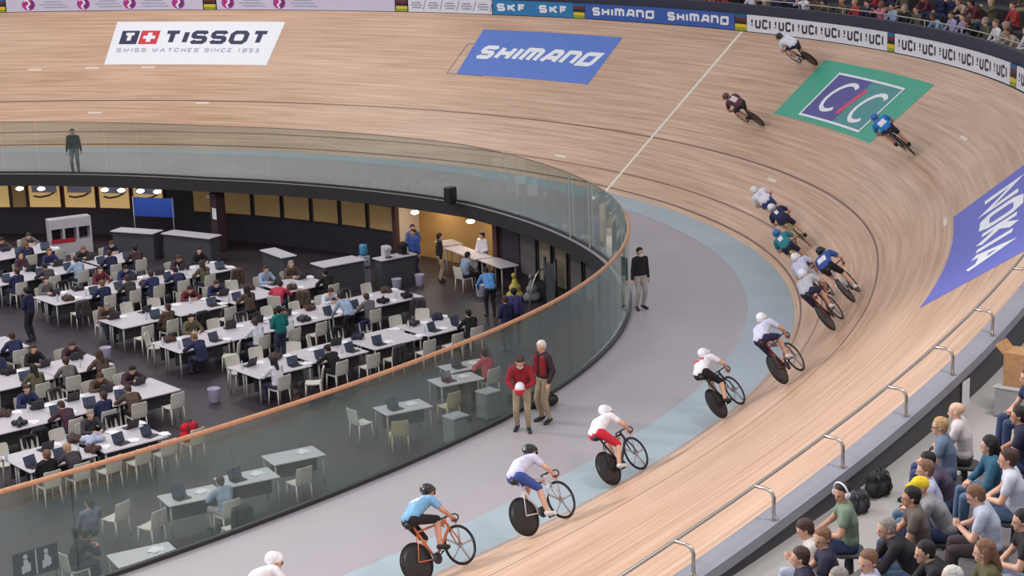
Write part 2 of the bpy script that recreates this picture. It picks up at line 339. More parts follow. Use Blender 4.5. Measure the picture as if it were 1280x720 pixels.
for i, (a, b_, k) in enumerate(bays):
    z0, z1 = (-1.72, -.84) if k in ('lit', 'dim') else (-2.1, -.8)
    def rect(mb, s0, s1, za, zb, d0, d1, mi=0):
        mb.loft([[wallp(s, za, d0), wallp(s, zb, d0), wallp(s, zb, d1), wallp(s, za, d1)] for s in (s0, (s0+s1)/2, s1)], mi)
    mb = MB(); e = .05
    for q in ((a+.04, b_-.04, z1, z1+e), (a+.04, b_-.04, z0-e, z0), (a+.07, a, z0-e, z1+e), (b_, b_-.07, z0-e, z1+e)): rect(mb, *q, .62, .70)
    o = structure('window_%d' % (i+1), mb, brownf if k in ('lit',) else DMETAL)
    mb = MB(); rect(mb, a, b_, z0, z1, .66, .69); structure('blind', mb, {'lit': lit, 'dim': dim, 'beige': beige, 'grey': grey_sh}[k], parent=o)
    if k == 'lit' and i > 1:
        mb = MB(); rect(mb, a-.15, b_+.15, -1.14, -.88, .650, .658, 0)
        ribbon(mb, [(0,0),(.3,-.05),(.7,.02),(1.0,.14)], .07, lambda x, y: wallp(a-.2-x, -1.28+y, .655), .2, 1)
        structure('poster', mb, [lilac, swoosh], parent=o)
for i, (s, z) in enumerate(((17.85, -.72), (16.8, -.72), (13.6, -.72), (12.75, -.72), (11.75, -.72), (10.85, -.66), (-2.9, -.62), (-6.1, -.62))):
    p = rim(s, .02, -.60); q = p + V(0, 0, .16)
    o = empty('soffit_lamp', Matrix.Translation(p)); where = ['above the leftmost lit poster window, its left end', 'above the leftmost lit poster window, its right end', 'above the third lit poster window', 'left of the pair above the fourth lit poster window', 'right of the pair above the fourth lit poster window', 'alone above the blue banner', 'over the ochre alcove opening, near its white jamb', 'over the right end of the ochre alcove'][i]
    tag(o, 'small glowing oval lamp ' + where, 'lamp', 'lamps under the slab edge')
    mb = MB().ball((0,0,0), .12, 14, squash=(1.2, 1.2, .55)); link('lamp_globe', mb.mesh('lamp_globe', mat('lamp_glow', (1, .93, .80), .4, emit=9), True), o)
    if s > 0 or True: link('bracket', MB().lathe((0,0,.04), [(.03,0),(.03,.06),(.07,.08),(.07,.095)], 12).mesh('bracket', DMETAL), o)
# ---------------------------------------------------------------- glass balustrade round the pit
bal = empty('glass_balustrade', Matrix.Translation(rim(-10)))
tag(bal, 'long curved glass balustrade with orange wooden handrail round the sunken press pit', 'balustrade')
O0 = rim(-10)
a = -58.0; step = 1.7
while a < 44:
    b_ = a + step - .02
    mb = MB(); mb.loft([[rim(s, -.008, .06)-O0, rim(s, -.008, GLASS_H)-O0, rim(s, .008, GLASS_H)-O0, rim(s, .008, .06)-O0] for s in (a, (a+b_)/2, b_)])
    link('glass_pane', mb.mesh('glass_pane', GLASS, False), bal); a += step
SB = rng(-58, 44, .5)
mb = MB(); mb.loft([[rim(s, -.04, 0)-O0, rim(s, -.04, .07)-O0, rim(s, .05, .07)-O0, rim(s, .05, 0)-O0] for s in SB]); link('base_channel', mb.mesh('base_channel', DMETAL), bal)
mb = MB(); mb.tube([rim(s, 0, GLASS_H+.02)-O0 for s in rng(-58, -22, .5)], .045, 8); link('handrail', mb.mesh('handrail', OAK, True), bal)
mb = MB(); mb.tube([rim(s, 0, GLASS_H+.01)-O0 for s in rng(-22, 44, .5)], .018, 6); link('top_rail', mb.mesh('top_rail', mat('reddish_rail', srgb(150, 128, 116), .4, .1, 9), True), bal)
for s in (-14.2, -16.2):
    mb = MB(); mb.tube([rim(s, -.05, 0)-O0, rim(s, -.05, GLASS_H)-O0], .03, 8); o = link('gate_post', mb.mesh('gate_post', COPE), bal)
p = rim(-5.6, -.42, .32); o = empty('loudspeaker', Matrix.Translation(p)); tag(o, 'small black loudspeaker box on the slab edge behind the far glass', 'loudspeaker')
link('case', MB().rbox((0,0,0), (.30,.36,.50), .04).mesh('case', BLACKP), o); link('grille', MB().lathe(V(-.16,0,.06), [(.11,-.005),(.11,.01)], 14, ax=((0,1,0),(0,0,1),(-1,0,0))).mesh('grille', DMETAL), o); link('foot', MB().box((0,0,-.285), (.2,.3,.07)).mesh('foot', DMETAL), o)
# ---------------------------------------------------------------- advertising laid on the boards and on the banking
def decal(name, label, s0, s1, w0, w1, m, lift=.004):
    p = surf((s0+s1)/2, (w0+w1)/2)[0]; o = empty(name, Matrix.Translation(p)); tag(o, label, 'advertisement', 'sponsor panels lying on the banking')
    mb = MB(); mb.sheet(lambda s, w: surf(s, w, lift)[0]-p, rng(s0, s1, (s1-s0)/24), rng(w0, w1, (w1-w0)/4)); link('printed_panel', mb.mesh('printed_panel', m, True), o)
    return o, p
def lay(p, s0, w0, lift): return lambda x, y: surf(s0 - x, w0 + y, lift)[0] - p        # x runs against the direction of travel, y up the slope
LW = mat('white_print', srgb(240, 240, 246), .6, .02, 5); DK = mat('slate_print', srgb(52, 52, 84), .6, .05, 5); RED = mat('red_print', srgb(214, 52, 66), .6, .05, 5)
o, p = decal('sponsor_panel', 'white TISSOT watch advertisement lying on the banking', 17.85, 11.15, 4.58, 7.05, LW)
fn = lay(p, 17.85, 4.58, .009)
mb = MB(); write(mb, 'TISSOT', 2.05, 6.25, 1.16, 1.94, .2, fn, gap=.2); link('lettering', mb.mesh('lettering', DK), o)
mb = MB(); write(mb, 'SWISS WATCHES SINCE 1853', .32, 6.25, .70, .93, .045, fn, gap=.42); link('small_lettering', mb.mesh('small_lettering', mat('grey_print', srgb(168, 168, 186), .6, .05, 5)), o)
mb = MB(); sh = lay(p, 17.85, 4.58, .008); quad = lambda mb, x0, x1, y0, y1, f_, mi=0, n=4: mb.sheet(lambda x, y: f_(x, y), rng(x0, x1, (x1-x0)/n), (y0, y1), mi)
quad(mb, .33, 1.03, 1.16, 1.94, sh, 0); quad(mb, 1.10, 1.84, 1.16, 1.94, sh, 1)
write(mb, 'T', .45, .91, 1.28, 1.82, .16, lay(p, 17.85, 4.58, .013), mi=2)
f2 = lay(p, 17.85, 4.58, .013); quad(mb, 1.23, 1.71, 1.46, 1.64, f2, 2); quad(mb, 1.38, 1.56, 1.28, 1.46, f2, 2); quad(mb, 1.38, 1.56, 1.64, 1.82, f2, 2)
link('emblem', mb.mesh('emblem', [DK, RED, LW]), o)
PB = mat('bright_blue_print', srgb(92, 124, 206), .55, .05, 3)
o, p = decal('sponsor_panel', 'blue SHIMANO advertisement lying on the banking', 2.95, -3.02, 4.5, 6.92, PB)
mb = MB(); write(mb, 'SHImano', .45, 5.6, .85, 1.58, .2, lay(p, 2.95, 4.5, .009), gap=.2, shear=.22); link('lettering', mb.mesh('lettering', LW), o)
mb = MB()
fr = lay(p, 2.95, 4.5, .006)
for q in (((-.28, 1.6), (-.42, .0)), ((-.42, 0), (1.2, -.03)), ((-.28, 1.6), (.0, 1.62))): ribbon(mb, q, .03, fr, .3)
link('tape_outline', mb.mesh('tape_outline', mat('grey_tape', srgb(126, 106, 98), .7, .1, 5)), o)
GR = mat('sea_green_print', srgb(72, 168, 142), .55, .05, 3)
o, p = decal('sponsor_panel', 'green CIC bank advertisement with framed violet square lying on the banking', -12.2, -18.05, 4.5, 6.98, GR)
fn = lay(p, -12.2, 4.5, .008)
mb = MB(); quad(mb, 1.2, 4.72, .22, 2.04, fn, 0, 8); f2 = lay(p, -12.2, 4.5, .006); quad(mb, 3.0, 4.72, .22, 2.04, lay(p, -12.2, 4.5, .011), 1, 5); link('emblem', mb.mesh('emblem', [mat('violet_print', srgb(92, 86, 152), .6, .05, 3), mat('teal_print', srgb(84, 148, 150), .6, .05, 3)]), o)
mb = MB(); fn = lay(p, -12.2, 4.5, .015); ribbon(mb, [(1.2,.22),(4.72,.22),(4.72,2.04),(1.2,2.04),(1.2,.22)], .08, fn, .3); link('border_line', mb.mesh('border_line', LW), o)
arc = lambda cx, cy, rx, ry: [(cx + rx*math.cos(a_) + .22*ry*math.sin(a_), cy + ry*math.sin(a_)) for a_ in [math.radians(q) for q in range(50, 311, 20)]]
mb = MB(); ribbon(mb, arc(2.22, 1.16, .52, .58), .15, fn, .3); link('lettering', mb.mesh('lettering', LW), o); mb = MB(); ribbon(mb, arc(4.0, 1.06, .52, .58), .15, fn, .3); link('lettering', mb.mesh('lettering', LW), o)
mb = MB(); ribbon(mb, [(2.82, .58), (3.12, 1.66)], .2, fn, .3); link('letter_stroke', mb.mesh('letter_stroke', mat('pink_red_print', srgb(226, 74, 110), .6, .05, 3)), o)
NB = mat('violet_blue_print', srgb(104, 108, 196), .55, .05, 3)
o, p = decal('sponsor_panel', 'violet blue NOKIA advertisement lying on the banking by the near rail', -27.75, -33.75, 4.72, 7.1, NB)
mb = MB(); write(mb, 'NOKIA', .55, 5.15, .72, 1.82, .25, lay(p, -27.75, 4.72, .009), gap=.22); link('lettering', mb.mesh('lettering', LW), o)
# upright boards along the top edge of the far banking
BW = mat('board_white', srgb(232, 230, 238), .55, .03, 2); BL = mat('board_lilac', srgb(214, 206, 226), .55, .04, 2); BS = mat('board_teal_blue', srgb(40, 124, 182), .5, .04, 2); BB = mat('board_royal_blue', srgb(52, 92, 172), .5, .04, 2)
INK = mat('board_ink', srgb(56, 52, 66), .6, .05, 5); PINK = mat('magenta_print', srgb(186, 40, 138), .6, .08, 4); VIO = mat('purple_print', srgb(92, 48, 132), .6, .08, 4); GRT = mat('faint_grey_print', srgb(160, 158, 184), .6, .08, 4)
BH = .57
def board(label, s0, s1, m, kind):
    p = outer((s0+s1)/2, .06, .02); o = empty('advertising_board', Matrix.Translation(p)); tag(o, label, 'board', 'boards along the top of the banking')
    mb = MB(); mb.loft([[outer(s, .05, .02)-p, outer(s, .05, .02+BH)-p, outer(s, .10, .02+BH)-p, outer(s, .10, .02)-p] for s in rng(s0, s1, (s1-s0)/10)]); link('board_panel', mb.mesh('board_panel', m), o)
    fn = lambda x, y: outer(s0 - x, .044, .02+y) - p; mb = MB(); L = s0-s1
    if kind == 'UCI':
        for k in range(6):
            x = .12 + k*(L-.2)/6; write(mb, 'UCI', x+.26, x+.94, .13, .46, .075, fn, gap=.3); link('lettering', mb.mesh('lettering', INK), o)
            mb = MB(); write(mb, '!', x+.06, x+.16, .15, .46, .07, fn); link('mark', mb.mesh('mark', INK), o); mb = MB()
    elif kind == 'SHIMANO':
        for k in range(2): write(mb, 'SHImano', .32+k*3.2, 2.95+k*3.2, .14, .45, .085, fn, gap=.2); link('lettering', mb.mesh('lettering', LW), o); mb = MB()
    elif kind == 'SKF':
        for k in range(2): write(mb, 'SKF', .16+k*1.75, 1.36+k*1.75, .14, .44, .085, fn, gap=.24); link('lettering', mb.mesh('lettering', LW), o); mb = MB()
    elif kind == 'lines':
        for k in range(5):
            x = .1 + k*L/5
            for j, (a_, b2) in enumerate(((.05, .42), (.0, .46), (.05, .40))): ribbon(mb, [(x+a_, .18+j*.10), (x+b2, .18+j*.10)], .05, fn, .3)
            ribbon(mb, [(x+.5, .1), (x+.62, .5)], .035, fn, .3)
        link('printed_lines', mb.mesh('printed_lines', GRT), o)
    else:
        q = MB()
        for x in kind:
            fd = lambda r, a_, x=x: fn(x + r*math.cos(a_), .29 + r*math.sin(a_))
            A_ = rng(0, 2*math.pi, math.pi/10); q.sheet(fd, (.02, .25), A_, 0)
            g = lambda u, v, x=x: outer(s0 - x - u, .040, (.02+.29+v)) - p
            ribbon(q, [(-.17, .16), (-.03, .2), (.05, .05), (-.07, -.1), (.0, -.22)], .07, g, .1, 1); ribbon(q, [(.13, .18), (.16, .0), (.08, -.16)], .08, g, .1, 2)
            for j, (a_, b2) in enumerate(((.55, 1.5), (.45, 1.4), (.6, 1.3))):
                if x + b2 < L: ribbon(q, [(x+a_, .16+j*.12), (x+b2, .16+j*.12)], .035, fn, .3, 3)
        link('round_emblem', q.mesh('round_emblem', [PINK, LW, VIO, GRT]), o)
    return o
def divider(label, s0, s1):
    p = outer((s0+s1)/2, .06, .02); o = empty('divider_board', Matrix.Translation(p)); tag(o, label, 'board', 'striped dividers between the boards')
    mb = MB()
    for k in range(5): mb.loft([[outer(s, .045, .02+BH*k/5)-p, outer(s, .045, .02+BH*(k+1)/5)-p, outer(s, .10, .02+BH*(k+1)/5)-p, outer(s, .10, .02+BH*k/5)-p] for s in (s0, s1)], k)
    link('striped_panel', mb.mesh('striped_panel', [mat('stripe_olive', srgb(150, 160, 40), .6), mat('stripe_yellow', srgb(226, 200, 40), .6), mat('stripe_black', srgb(34, 26, 32), .6), mat('stripe_maroon', srgb(110, 34, 48), .6), mat('stripe_blue', srgb(36, 96, 140), .6)]), o)
board('white lilac board with round magenta emblems, leftmost of the far boards', 29.5, 22.75, BL, (.6, 2.4, 4.2, 6.1))
divider('striped divider at the left edge, before the four magenta emblems', 22.7, 22.3)
board('white lilac board carrying four round magenta emblems, between two striped dividers', 22.25, 14.65, BL, (.85, 2.95, 4.75, 6.65))
divider('striped divider right of the four magenta emblems', 14.6, 14.15)
board('white lilac board with two round magenta emblems followed by faint text', 14.1, 6.95, BL, (.45, 2.5))
divider('striped divider left of the plain grey printed board', 6.9, 6.45)
board('white board with faint grey printed lines, left of the SKF board', 6.4, 3.0, BW, 'lines')
board('teal blue board reading SKF twice', 2.95, -.4, BS, 'SKF')
divider('striped divider between the SKF and SHIMANO boards', -.42, -.88)
board('royal blue board reading SHIMANO twice', -.9, -7.3, BB, 'SHIMANO')
divider('striped divider at the top of the white line across the track', -7.33, -7.83)
board('white UCI board right of the white line, behind the highest cyclist', -7.85, -14.4, BW, 'UCI')
divider('striped divider between the first and second UCI boards', -14.42, -14.75)
board('white UCI board above the green panel, second from the white line', -14.78, -21.45, BW, 'UCI')
divider('striped divider at the right end of the second UCI board', -21.48, -21.9)
board('white UCI board cut by the right edge, third from the white line', -21.95, -28.5, BW, 'UCI')
# ---------------------------------------------------------------- stand behind the far boards
mb = MB(); SF = rng(-28.5, 34, .5); mb.loft([[outer(s, .14, -1.5), outer(s, .14, .92), outer(s, .34, .92), outer(s, .34, -1.5)] for s in SF]); structure('wall_far_stand', mb, NAVY)
mb = MB(); sec = lambda s: [outer(s, .34, -1.5), outer(s, .34, .1), outer(s, .85, .1)] + [outer(s, .85+.8*(k//2) + (.8 if k % 2 else 0), .1+.42*(k//2+1)) for k in range(16)] + [outer(s, 7.25, -1.5)]
mb.loft([sec(s) for s in rng(-28.5, 34, .5)]); structure('far_stand_steps', mb, STEP)
o = empty('far_stand_rail', Matrix.Translation(outer(-10, .24, .92))); p0 = outer(-10, .24, .92); tag(o, 'thin steel handrail on the navy wall below the far spectators', 'rail')
mb = MB(); mb.tube([outer(s, .24, 1.10)-p0 for s in SF], .02, 6); link('top_tube', mb.mesh('top_tube', METAL, True), o)
for s in rng(-28, 32, 2.0): link('post', MB().tube([outer(s, .24, .92)-p0, outer(s, .24, 1.10)-p0], .018, 6).mesh('post', METAL), o)
# ---------------------------------------------------------------- near parapet, walkway and stand
SN = rng(-66, -28.5, .5)
mb = MB(); mb.loft([[outer(s, -.02, -.10), outer(s, -.02, .05), outer(s, .29, .03), outer(s, .29, -.12)] for s in SN]); structure('trim_parapet', mb, mat('blue_grey_coping', srgb(150, 149, 160), .6, .06, 2))
NW = lambda s: 2.78 + .075*(s+42.5)       # the walkway ramps gently along the parapet
mb = MB(); mb.loft([[outer(s, .08, -.1), outer(s, .25, -.1), outer(s, .27, -.1)*V(1,1,0), outer(s, .08, -.1)*V(1,1,0)] for s in SN]); structure('wall_near_parapet', mb, DARK)
def near(s, o_, z): return outer(s, .45+o_)*V(1,1,0) + V(0,0,z)
mb = MB(); mb.loft([[near(s, -.2, NW(s)), near(s, 1.42, NW(s)), near(s, 1.42, NW(s)-.2), near(s, -.2, NW(s)-.2)] for s in SN]); structure('walkway_floor', mb, WALK)
mb = MB(); ns = lambda s: [near(s, 1.4, NW(s)-.2)] + [near(s, 1.4+.95*(k//2) + (.95 if k % 2 else 0), NW(s)+.35*(k//2+1)) for k in range(14)] + [near(s, 8.05, NW(s)-.2)]
mb.loft([ns(s) for s in SN]); structure('near_stand_steps', mb, mat('grey_stand_steps', srgb(116, 110, 112), .8, .1, 2))
P0 = outer(-40, .3); o = empty('track_rail', Matrix.Translation(P0)); tag(o, 'steel safety rail on bent posts along the near top edge of the track', 'rail')
rp = lambda s: outer(s, -.10, .42) - P0
mb = MB(); mb.tube([rp(s) for s in rng(-60, -29.5, .5)], .024, 8); link('top_tube', mb.mesh('top_tube', METAL, True), o)
for s in (-55.4, -52.9, -50.4, -47.7, -46.1, -44.55, -43.0, -41.35, -39.9, -38.4, -36.6, -34.6, -32.2, -30.0):
    mb = MB(); mb.tube([outer(s, .2, .03)-P0, outer(s, .2, .33)-P0, outer(s, .17, .39)-P0, outer(s, .1, .42)-P0, rp(s)], .026, 8)
    pst = link('post', mb.mesh('post', METAL, True), o); mb = MB(); mb.lathe(outer(s, .2, .03)-P0, [(.06, 0), (.06, .015), (.03, .02)], 10); link('foot_plate', mb.mesh('foot_plate', METAL), pst)
# ---------------------------------------------------------------- people: one continuous body per pose, grown from tapered limbs
SKIN = [mat('skin_%d' % i, srgb(*c), .6, .06, 20) for i, c in enumerate(((222, 172, 148), (206, 152, 126), (230, 184, 160), (150, 102, 80)))]
HAIRS = [mat('hair_'+n, srgb(*c), .7, .25, 40, bump=.3) for n, c in (('black', (34, 26, 28)), ('brown', (74, 50, 42)), ('light_brown', (128, 92, 70)), ('grey', (150, 140, 134)), ('blond', (190, 152, 108)), ('white', (214, 206, 200)))]
FEAT = mat('facial_features', srgb(104, 62, 56), .6, .1, 10)
def ik(a, b, l1, l2, pole):
    a = np.asarray(a, float); b = np.asarray(b, float); d = b-a; L = np.linalg.norm(d); L2 = min(L, (l1+l2)*.998); u = d/max(L, 1e-6)
    x = (l1*l1 - l2*l2 + L2*L2)/(2*L2); h = math.sqrt(max(0, l1*l1-x*x)); p = np.asarray(pole, float); p = p-u*np.dot(p, u)
    return a + u*x + unit(p)*h, a + u*L2
def capsule_mesh(caps):
    mb = MB()
    for tg, a, b, ra, rb in caps:
        a = np.asarray(a, float); b = np.asarray(b, float)
        if np.linalg.norm(b-a) < 1e-4: mb.ball(a, ra, 14); continue
        d = unit(b-a); L = np.linalg.norm(b-a); prof = [(ra*math.sin(t), -ra*math.cos(t)) for t in (.05, .5, 1.0, math.pi/2)] + [(rb*math.sin(t), L+rb*math.cos(t)) for t in (math.pi/2, 1.0, .5, .05)]
        up = unit(np.cross(d, [0,0,1] if abs(d[2]) < .9 else [1,0,0])); mb.lathe(a, prof, 12, ax=(up, np.cross(d, up), d))
    return mb
def remesh(name, caps, voxel, mats, tags=None, smooth=2):
    me = capsule_mesh(caps).mesh(name+'_raw', mats[0]); o = bpy.data.objects.new('raw', me); COL.objects.link(o)
    md = o.modifiers.new('r', 'REMESH'); md.mode = 'VOXEL'; md.voxel_size = voxel
    dg = bpy.context.evaluated_depsgraph_get(); out = bpy.data.meshes.new_from_object(o.evaluated_get(dg)); bpy.data.objects.remove(o); out.name = name
    bm = bmesh.new(); bm.from_mesh(out)
    for _ in range(smooth): bmesh.ops.smooth_vert(bm, verts=bm.verts, factor=.5, use_axis_x=True, use_axis_y=True, use_axis_z=True)
    bm.to_mesh(out); bm.free(); out.materials.clear()
    for m in mats: out.materials.append(m)
    n = len(out.polygons); out.polygons.foreach_set('use_smooth', [True]*n)
    if tags:
        C = np.empty(n*3); out.polygons.foreach_get('center', C); C = C.reshape(-1, 3); best = np.full(n, 1e9); idx = np.zeros(n, int)
        for tg, a, b, ra, rb in caps:
            a = np.asarray(a, float); b = np.asarray(b, float); d = b-a; L2 = float(d@d); t = np.clip(((C-a)@d)/L2, 0, 1) if L2 > 1e-8 else np.zeros(n)
            D = np.linalg.norm(C-a-np.outer(t, d), axis=1) - (ra+(rb-ra)*t); k = D < best; best[k] = D[k]; idx[k] = tags[tg]
        out.polygons.foreach_set('material_index', idx.tolist())
    return out
def hand(caps, wrist, d, palm, side, curl, fine):
    "palm and five separate fingers; d along the forearm, palm = direction the palm faces, side = +1 left hand"
    d = unit(d); n = unit(palm - d*np.dot(palm, d)); x = np.cross(n, d)*side        # x points to the thumb side
    k0 = wrist + d*.085
    if not fine:
        caps.append(('skin', wrist, wrist+d*.08, .030, .036)); caps.append(('skin', k0, k0+unit(d+n*curl)*.06, .032, .022)); caps.append(('skin', wrist+d*.03, wrist+d*.06+x*.045+n*.01, .016, .013)); return
    for e in (-.026, -.009, .009, .026): caps.append(('skin', wrist+d*.012+x*e*.6, k0+x*e, .017, .0125))
    for j, (e, L) in enumerate(((.030, .040), (.010, .045), (-.010, .042), (-.030, .033))):
        a = k0 + x*e; d1 = unit(d + n*curl*.9 + x*(e*3)); b = a + d1*L; d2 = unit(d1*.5 + n*curl*1.4 + d*.15); c = b + d2*L*.8
        caps.append(('skin', a, b, .0105, .0095)); caps.append(('skin', b, c, .0095, .0080))
    t0 = wrist + d*.025 + x*.024; t1 = t0 + unit(x*.8 + d*.7 + n*.3)*.045; t2 = t1 + unit(d + n*curl*.8 + x*.1)*.034
    caps.append(('skin', t0, t1, .0135, .0115)); caps.append(('skin', t1, t2, .0110, .0090))
class Pose: pass
def build_pose(name, pelvis, p1, p2, head=(0, 0), handL=None, handR=None, footL=None, footR=None, toe=None, kneeL=(1, .15, .2), kneeR=(1, -.15, .2), elbow=(-.4, .7, -.7), curl=.5, palm=(0, 0, -1), sc=1.0, voxel=.016, fine=False, sleeve='long', legs='long', hair='short', helmet=False, twist=0, hips=.09, toes=None, girth=1.0):
    pelvis = V(*pelvis); U_ = lambda a: V(math.sin(math.radians(a)), 0, math.cos(math.radians(a)))
    fwd = lambda a: V(math.cos(math.radians(a)), 0, -math.sin(math.radians(a)))
    chest = pelvis + U_(p1)*.27*sc; neck = chest + U_(p2)*.22*sc; sh0 = chest + U_(p2)*.165*sc
    tw = math.radians(twist); yv = V(-math.sin(tw), math.cos(tw), 0)
    ph = head[0]; yw = math.radians(head[1]); hd = unit(U_(p2*.55 + ph*.5)); hc = neck + hd*.135*sc
    f0 = fwd(ph); hf = V(f0[0]*math.cos(yw), f0[0]*math.sin(yw), f0[2]); hs = unit(np.cross(V(0,0,1), hf)); hu = np.cross(hf, hs)
    sk, sh, tr = [], [], []; B = []
    g = girth
    tor = [('shirt', pelvis+yv*.07+U_(p1)*.03, pelvis-yv*.07+U_(p1)*.03, .105*g, .105*g), ('shirt', pelvis+yv*.045, chest+yv*.055, .105*g, .112*g), ('shirt', pelvis-yv*.045, chest-yv*.055, .105*g, .112*g),
           ('shirt', chest+yv*.07, sh0+yv*.085, .105, .085), ('shirt', chest-yv*.07, sh0-yv*.085, .105, .085), ('shirt', sh0+yv*.15*sc, sh0-yv*.15*sc, .066, .066), ('shirt', sh0+yv*.06, neck-U_(p2)*.02, .07, .055), ('shirt', sh0-yv*.06, neck-U_(p2)*.02, .07, .055)]
    B += tor
    hip = [('pants', pelvis+V(0,.07,-.03), pelvis-V(0,.07,.03), .108*g, .108*g)]; B += hip
    B.append(('skin', neck-U_(p2)*.03, hc-hd*.05, .056, .052))
    cr = hc + hu*.03 - hf*.012
    B += [('skin', cr, cr - hf*.022, .094, .090), ('skin', cr+hf*.03-hu*.02, cr+hf*.035-hu*.05, .074, .062), ('skin', hc+hf*.045-hu*.06, hc+hf*.055-hu*.078, .050, .036), ('skin', hc+hf*.088-hu*.005, hc+hf*.100-hu*.032, .010, .015)]
    for e in (1, -1):
        B += [('skin', cr+hs*e*.090-hu*.025-hf*.01, cr+hs*e*.094-hu*.055-hf*.004, .017, .012), ('feat', hc+hf*.083+hs*e*.034+hu*.008, hc+hf*.084+hs*e*.036+hu*.008, .010, .010)]
    B.append(('feat', hc+hf*.083-hu*.064+hs*.014, hc+hf*.083-hu*.064-hs*.014, .0070, .0070))
    arms = []; legsC = []; shoes = []; J = Pose()
    for e, H_, F_, kp in ((1, handL, footL, kneeL), (-1, handR, footR, kneeR)):
        s0 = sh0 + yv*e*.175*sc; el, wr = ik(s0, V(*H_), .285*sc, .255*sc, (elbow[0], elbow[1]*e, elbow[2]))
        ua = [('shirt' if sleeve != 'none' else 'skin', s0, s0*.45+el*.55, .060, .050)]; ub = [('shirt' if sleeve == 'long' else 'skin', s0*.45+el*.55, el, .050, .043)]
        fa = [('shirt' if sleeve == 'long' else 'skin', el, wr, .043, .031)]; arms.append((ua, ub, fa)); B += ua+ub+fa
        hand(B, wr, wr-el, V(*palm), e, curl, fine)
        h0 = pelvis + V(0, hips*e*sc, -.03); kn, an = ik(h0, V(*F_), .425*sc, .42*sc, kp)
        th = [('pants', h0, h0*.4+kn*.6, .088*g, .070)]; tb = [('pants' if legs != 'bike' else 'pants', h0*.4+kn*.6, kn, .070, .058)]; sk_ = [('pants' if legs == 'long' else 'skin', kn, kn*.6+an*.4, .056, .056), ('pants' if legs == 'long' else 'skin', kn*.6+an*.4, an, .056, .038)]
        td = V(*(toes[0] if e > 0 else toes[1])) if toes else V(1, .12*e, -.30)
        ft = [('shoe', an-V(0,0,.025)-unit(td)*.03, an + unit(td)*.155 + V(0,0,-.035), .040, .033)]
        legsC.append((th, tb, sk_)); shoes.append(ft); B += th+tb+sk_+ft
    T = {'skin': 0, 'shirt': 1, 'pants': 2, 'shoe': 3, 'feat': 4}
    D = [SKIN[0], PAPER, PAPER, BLACKP, FEAT]; infl = lambda L, k: [(t, a, b, ra+k, rb+k) for t, a, b, ra, rb in L]
    J.name = name; J.body = remesh(name+'_body', B, voxel, D, T, 2)
    k = .014; up = tor[:]
    for ua, ub, fa in arms: up += (ua if sleeve != 'none' else []) + (ub + fa if sleeve == 'long' else [])
    if sleeve == 'long': up = [(t, a, (a*.12+b*.88) if any(np.array_equal(b, fa[0][2]) for _, _, fa in arms) else b, ra, rb) for t, a, b, ra, rb in up]
    J.shirt = remesh(name+'_top', infl(up, k), max(voxel, .014), [PAPER])
    dn = hip[:]
    for th, tb, s_ in legsC: dn += th + tb + (s_ if legs == 'long' else [])
    if legs == 'long':
        ends = [s_[1][2] for _, _, s_ in legsC]; dn = [(t, a, (a*.1+b*.9) if any(np.array_equal(b, q) for q in ends) else b, ra, rb) for t, a, b, ra, rb in dn]
    J.pants = remesh(name+'_bottom', infl(dn, .012), max(voxel, .014), [PAPER])
    J.shoes = [remesh(name+'_shoe', infl(s_, .008), max(.012, voxel*.8), [BLACKP]) for s_ in shoes]
    hr = [('h', cr-hf*.012+hu*.016, cr-hf*.030+hu*.012, .096, .092), ('h', cr-hf*.045-hu*.015, cr-hf*.040-hu*.075, .078, .058), ('h', cr+hs*.045-hf*.012-hu*.005, cr+hs*.048-hf*.03-hu*.04, .058, .045), ('h', cr-hs*.045-hf*.012-hu*.005, cr-hs*.048-hf*.03-hu*.04, .058, .045)]
    if hair == 'long': hr += [('h', cr-hf*.06-hu*.03, neck-U_(p2)*.08-fwd(p2)*.10, .070, .045), ('h', cr+hs*.07-hf*.03, cr+hs*.08-hu*.13-hf*.02, .04, .03), ('h', cr-hs*.07-hf*.03, cr-hs*.08-hu*.13-hf*.02, .04, .03)]
    if hair == 'bun': hr += [('h', cr-hf*.10+hu*.06, cr-hf*.12+hu*.07, .045, .04)]
    J.hair = remesh(name+'_hair', hr, max(.010, voxel*.8), [HAIRS[0]])
    J.cap = remesh(name+'_cap', [('h', cr+hu*.022, cr-hf*.03+hu*.016, .098, .094), ('h', cr+hf*.06+hu*.035, cr+hf*.14+hu*.02, .045, .03)], .012, [PAPER])
    if helmet:
        J.helmet = remesh(name+'_helmet', [('h', cr+hf*.03+hu*.035, cr-hf*.05+hu*.030, .105, .108), ('h', cr-hf*.05+hu*.03, cr-hf*.12+hu*.0, .10, .05), ('h', cr+hs*.075-hu*.02, cr-hs*.075-hu*.02, .035, .035), ('h', cr+hf*.04+hs*.06+hu*.02, cr+hf*.04-hs*.06+hu*.02, .06, .06)], .011, [PAPER])
        mb = MB(); P_ = [hc + hf*(.030+.085*math.cos(a_)) + hs*.098*math.sin(a_) + hu*.026 for a_ in rng(-1.25, 1.25, .25)]
        mb.sheet(lambda i, v: P_[int(i)] + hu*v*.045 - hf*abs(v)*.006, list(range(len(P_))), (-1, -.3, .4, 1)); J.visor = mb.mesh(name+'_visor', mat('smoked_visor', (.02, .02, .03), .15, .1, 5), True)
    J.spine = (pelvis, neck); J.head = (hc, hf, hs, hu); J.hands = [a[2][0][2] for a in arms]
    return J
STAND = dict(pelvis=(0, 0, .93), p1=2, p2=6, footL=(-.02, .11, .085), footR=(.0, -.11, .085), kneeL=(1, .1, 0), kneeR=(1, -.1, 0), toes=((1, .25, -.22), (1, -.25, -.22)))
POSE = {}
POSE['stand'] = build_pose('stand', **STAND, handL=(.02, .27, .80), handR=(.05, -.27, .80), head=(8, 10), palm=(0, 0, -1), elbow=(-.8, .5, 0), curl=.4)
